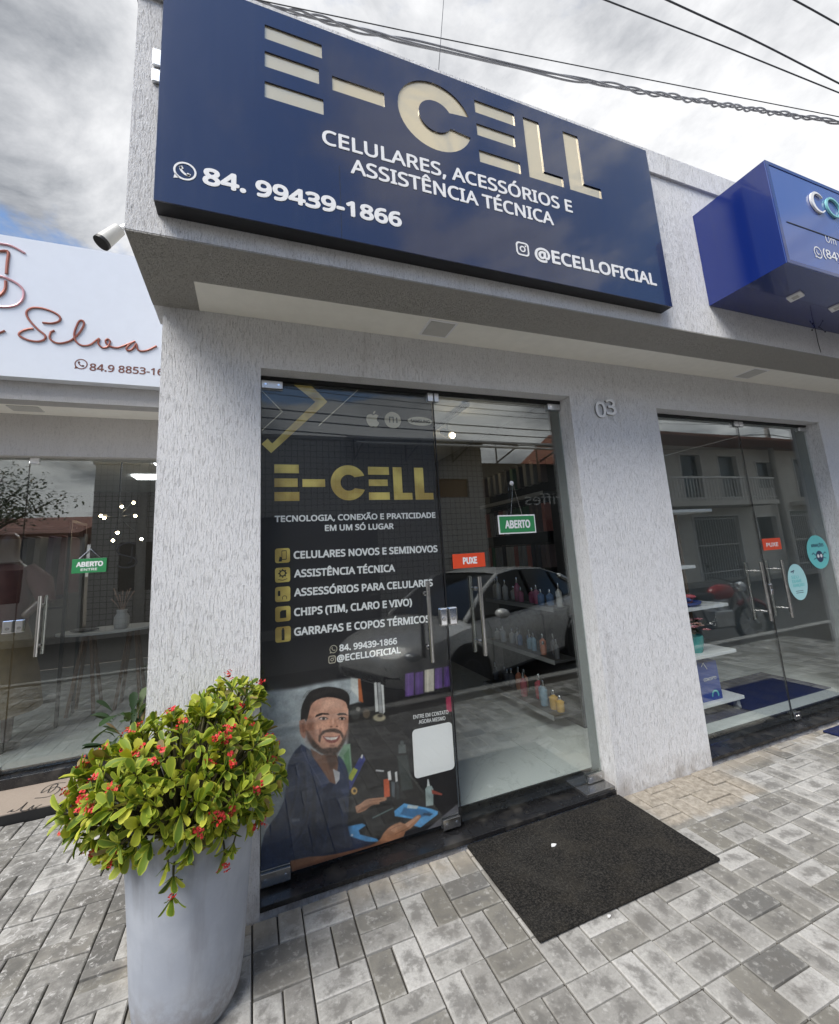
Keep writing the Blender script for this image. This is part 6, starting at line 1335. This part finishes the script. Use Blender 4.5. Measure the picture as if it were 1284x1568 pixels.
for s_ in (-1, 1):
    lo('pillar', MB().tube([(0.28, s_*.595, 1.42), (0.7, s_*.645, 1.22), (1.14, s_*.725, 0.93)], 0.028, 8), SILV, car, smooth=True)
    lo('pillar', MB().tube([(-1.43, s_*.61, 1.29), (-1.7, s_*.655, 1.17), (-1.97, s_*.70, 1.03)], 0.04, 8), SILV, car, smooth=True)
    lo('door_pillar', MB().tube([(-0.32, s_*.588, 1.45), (-0.38, s_*.79, 0.95)], 0.026, 6), TRIM, car); lo('quarter_pillar', MB().tube([(-1.10, s_*.60, 1.37), (-1.22, s_*.765, 0.99)], 0.018, 6), TRIM, car)
    lo('window_trim', MB().tube([(1.05, s_*.775, 0.945), (0, s_*.80, 0.965), (-1.2, s_*.785, 0.99), (-1.85, s_*.72, 1.03)], 0.010, 6), TRIM, car)
    lo('sill_trim', MB().tube([(0.88, s_*.865, 0.27), (-0.88, s_*.87, 0.27)], 0.022, 6), TRIM, car); lo('side_crease', MB().tube([(0.9, s_*.885, 0.74), (-1.6, s_*.872, 0.80)], 0.006, 5), SILV, car)
    for xx in (-0.15, -1.12): lo('door_handle', MB().tube([(xx, s_*.885, 0.835), (xx-0.09, s_*.905, 0.84), (xx-0.18, s_*.88, 0.84)], 0.013, 6), SILV, car, smooth=True)
    for xx, zt in ((0.85, 0.9), (-0.36, 0.93), (-1.10, 0.93)): lo('door_gap', MB().tube([(xx, s_*.872, 0.30), (xx, s_*.8915, 0.55), (xx, s_*.878, 0.80), (xx, s_*.83, zt)], 0.004, 4), TRIM, car)
    lo('mirror', MB().ball((0.72, s_*.97, 0.98), 0.10, (0.75, 1.0, 0.62), 10), SILV, car, smooth=True)
    lo('headlight', MB().ball((1.93, s_*.60, 0.66), 0.13, (0.9, 1.1, 0.5), 10), HLG, car, smooth=True); lo('tail_light', MB().ball((-2.08, s_*.62, 0.86), 0.13, (0.5, 1.1, 0.55), 10), RLG, car, smooth=True)
    for xx in (1.30, -1.32):
        lo('wheel_arch', MB().tube([(xx+0.375*math.cos(a), s_*.868, 0.32+0.375*math.sin(a)) for a in np.linspace(-0.25, PI+0.25, 18)], 0.028, 6), TRIM, car)
        lo('wheel_well', MB().tube([(xx, s_*.70, 0.32), (xx, s_*.884, 0.32)], 0.365, 28), TRIM, car)
        wh = lo('wheel', MB().lathe([(0.21, -0.10), (0.30, -0.10), (0.32, -0.08), (0.32, 0.08), (0.30, 0.10), (0.21, 0.10)], (0, 0, 0), 32, M4=Matrix.Rotation(PI/2, 4, 'X')), TYRE, car, smooth=True, loc=(xx, s_*0.80, 0.32))
        r = MB(); yo = s_*0.098; r.tube([(0, yo-s_*0.03, 0), (0, yo-s_*0.012, 0)], 0.05, 14)
        for q in range(10): a = q*PI/5+(0.16 if q % 2 else -0.16); r.tube([(0.03*math.cos(a), yo-s_*0.012, 0.03*math.sin(a)), (0.215*math.cos(q*PI/5), yo-s_*0.006, 0.215*math.sin(q*PI/5))], [0.016, 0.012], 5)
        r.tube([(0.215*math.cos(a), yo-s_*0.004, 0.215*math.sin(a)) for a in np.linspace(0, 2*PI, 33)], 0.012, 6); lo('rim', r, RIM, wh); lo('brake_disc', MB().tube([(0, yo-s_*0.06, 0), (0, yo-s_*0.05, 0)], 0.15, 20), TRIM, wh)
lo('grille', MB().box(2.10, 2.165, -0.42, 0.42, 0.40, 0.56), TRIM, car); lo('bumper', MB().box(2.02, 2.15, -0.58, 0.58, 0.26, 0.36), TRIM, car)

# ---- motorcycle ------------------------------------------------------------
mo = thing('motorcycle', 'red and black motorcycle parked at the kerb before the right shop', 'motorcycle', (7.0, -2.62, ROAD_Z), None, R_(12))
MR = simple('red_bike_paint', (0.30, 0.015, 0.015, 1), 0.25, coat=0.6)
for x in (-0.66, 0.66):
    wh = lo('wheel', MB().tube([(0.30*math.cos(a), 0, 0.30*math.sin(a)) for a in np.linspace(0, 2*PI, 37)], 0.045, 8), TYRE, mo, smooth=True, loc=(x, 0, 0.345))
    r = MB().tube([(0, -0.05, 0), (0, 0.05, 0)], 0.045, 12)
    for q in range(10): a = q*PI/5; r.tube([(0, 0, 0), (0.26*math.cos(a), 0, 0.26*math.sin(a))], 0.008, 4)
    lo('rim', r, ALU, wh); lo('brake_disc', MB().tube([(0, 0.052, 0), (0, 0.056, 0)], 0.12, 20), STEEL, wh)
lo('fork', MB().tube([(0.66, 0.07, 0.345), (0.42, 0.07, 0.98)], 0.024, 8).tube([(0.66, -0.07, 0.345), (0.42, -0.07, 0.98)], 0.024, 8).box(0.40, 0.48, -0.09, 0.09, 0.86, 0.90), ALU, mo, smooth=True)
lo('handlebar', MB().tube([(0.32, 0.36, 1.08), (0.38, 0.18, 1.05), (0.42, 0, 1.0), (0.38, -0.18, 1.05), (0.32, -0.36, 1.08)], 0.014, 8), DARKMET, mo, smooth=True)
lo('fuel_tank', MB().ball((0.16, 0, 0.86), 0.24, (1.0, 0.55, 0.55), 12), MR, mo, smooth=True); lo('seat', MB().ball((-0.32, 0, 0.82), 0.36, (1.0, 0.36, 0.20), 12), TRIM, mo, smooth=True)
lo('engine', MB().bbox(-0.12, 0.22, -0.13, 0.13, 0.32, 0.60, 0.03).tube([(0.08, 0, 0.58), (0.16, 0, 0.76)], 0.09, 12), ALU, mo)
lo('frame', MB().tube([(0.42, 0, 0.92), (0.22, 0, 0.40), (-0.14, 0, 0.30), (-0.28, 0, 0.70), (0.42, 0, 0.90)], 0.02, 6).tube([(-0.2, 0.09, 0.38), (-0.66, 0.09, 0.345)], 0.02, 6), DARKMET, mo)
lo('exhaust', MB().tube([(0.16, -0.14, 0.42), (0.0, -0.15, 0.28), (-0.4, -0.15, 0.34), (-0.86, -0.16, 0.50)], [0.022, 0.022, 0.04, 0.045], 10), CHROME, mo, smooth=True)
lo('headlight', MB().ball((0.54, 0, 0.92), 0.09, (0.7, 1, 1), 10), HLG, mo, smooth=True)
for x, a0_, a1_ in ((0.66, 0.5, 2.2), (-0.66, 0.9, 2.6)): lo('mudguard', MB().tube([(x+0.365*math.cos(a), 0, 0.345+0.365*math.sin(a)) for a in np.linspace(a0_, a1_, 10)], 0.035, 6), MR if x > 0 else TRIM, mo, smooth=True)
for s_ in (-1, 1): lo('mirror', MB().tube([(0.34, s_*0.28, 1.07), (0.30, s_*0.33, 1.24)], 0.007, 6).ball((0.30, s_*0.34, 1.27), 0.05, (0.4, 1, 0.7), 8), TRIM, mo, smooth=True)
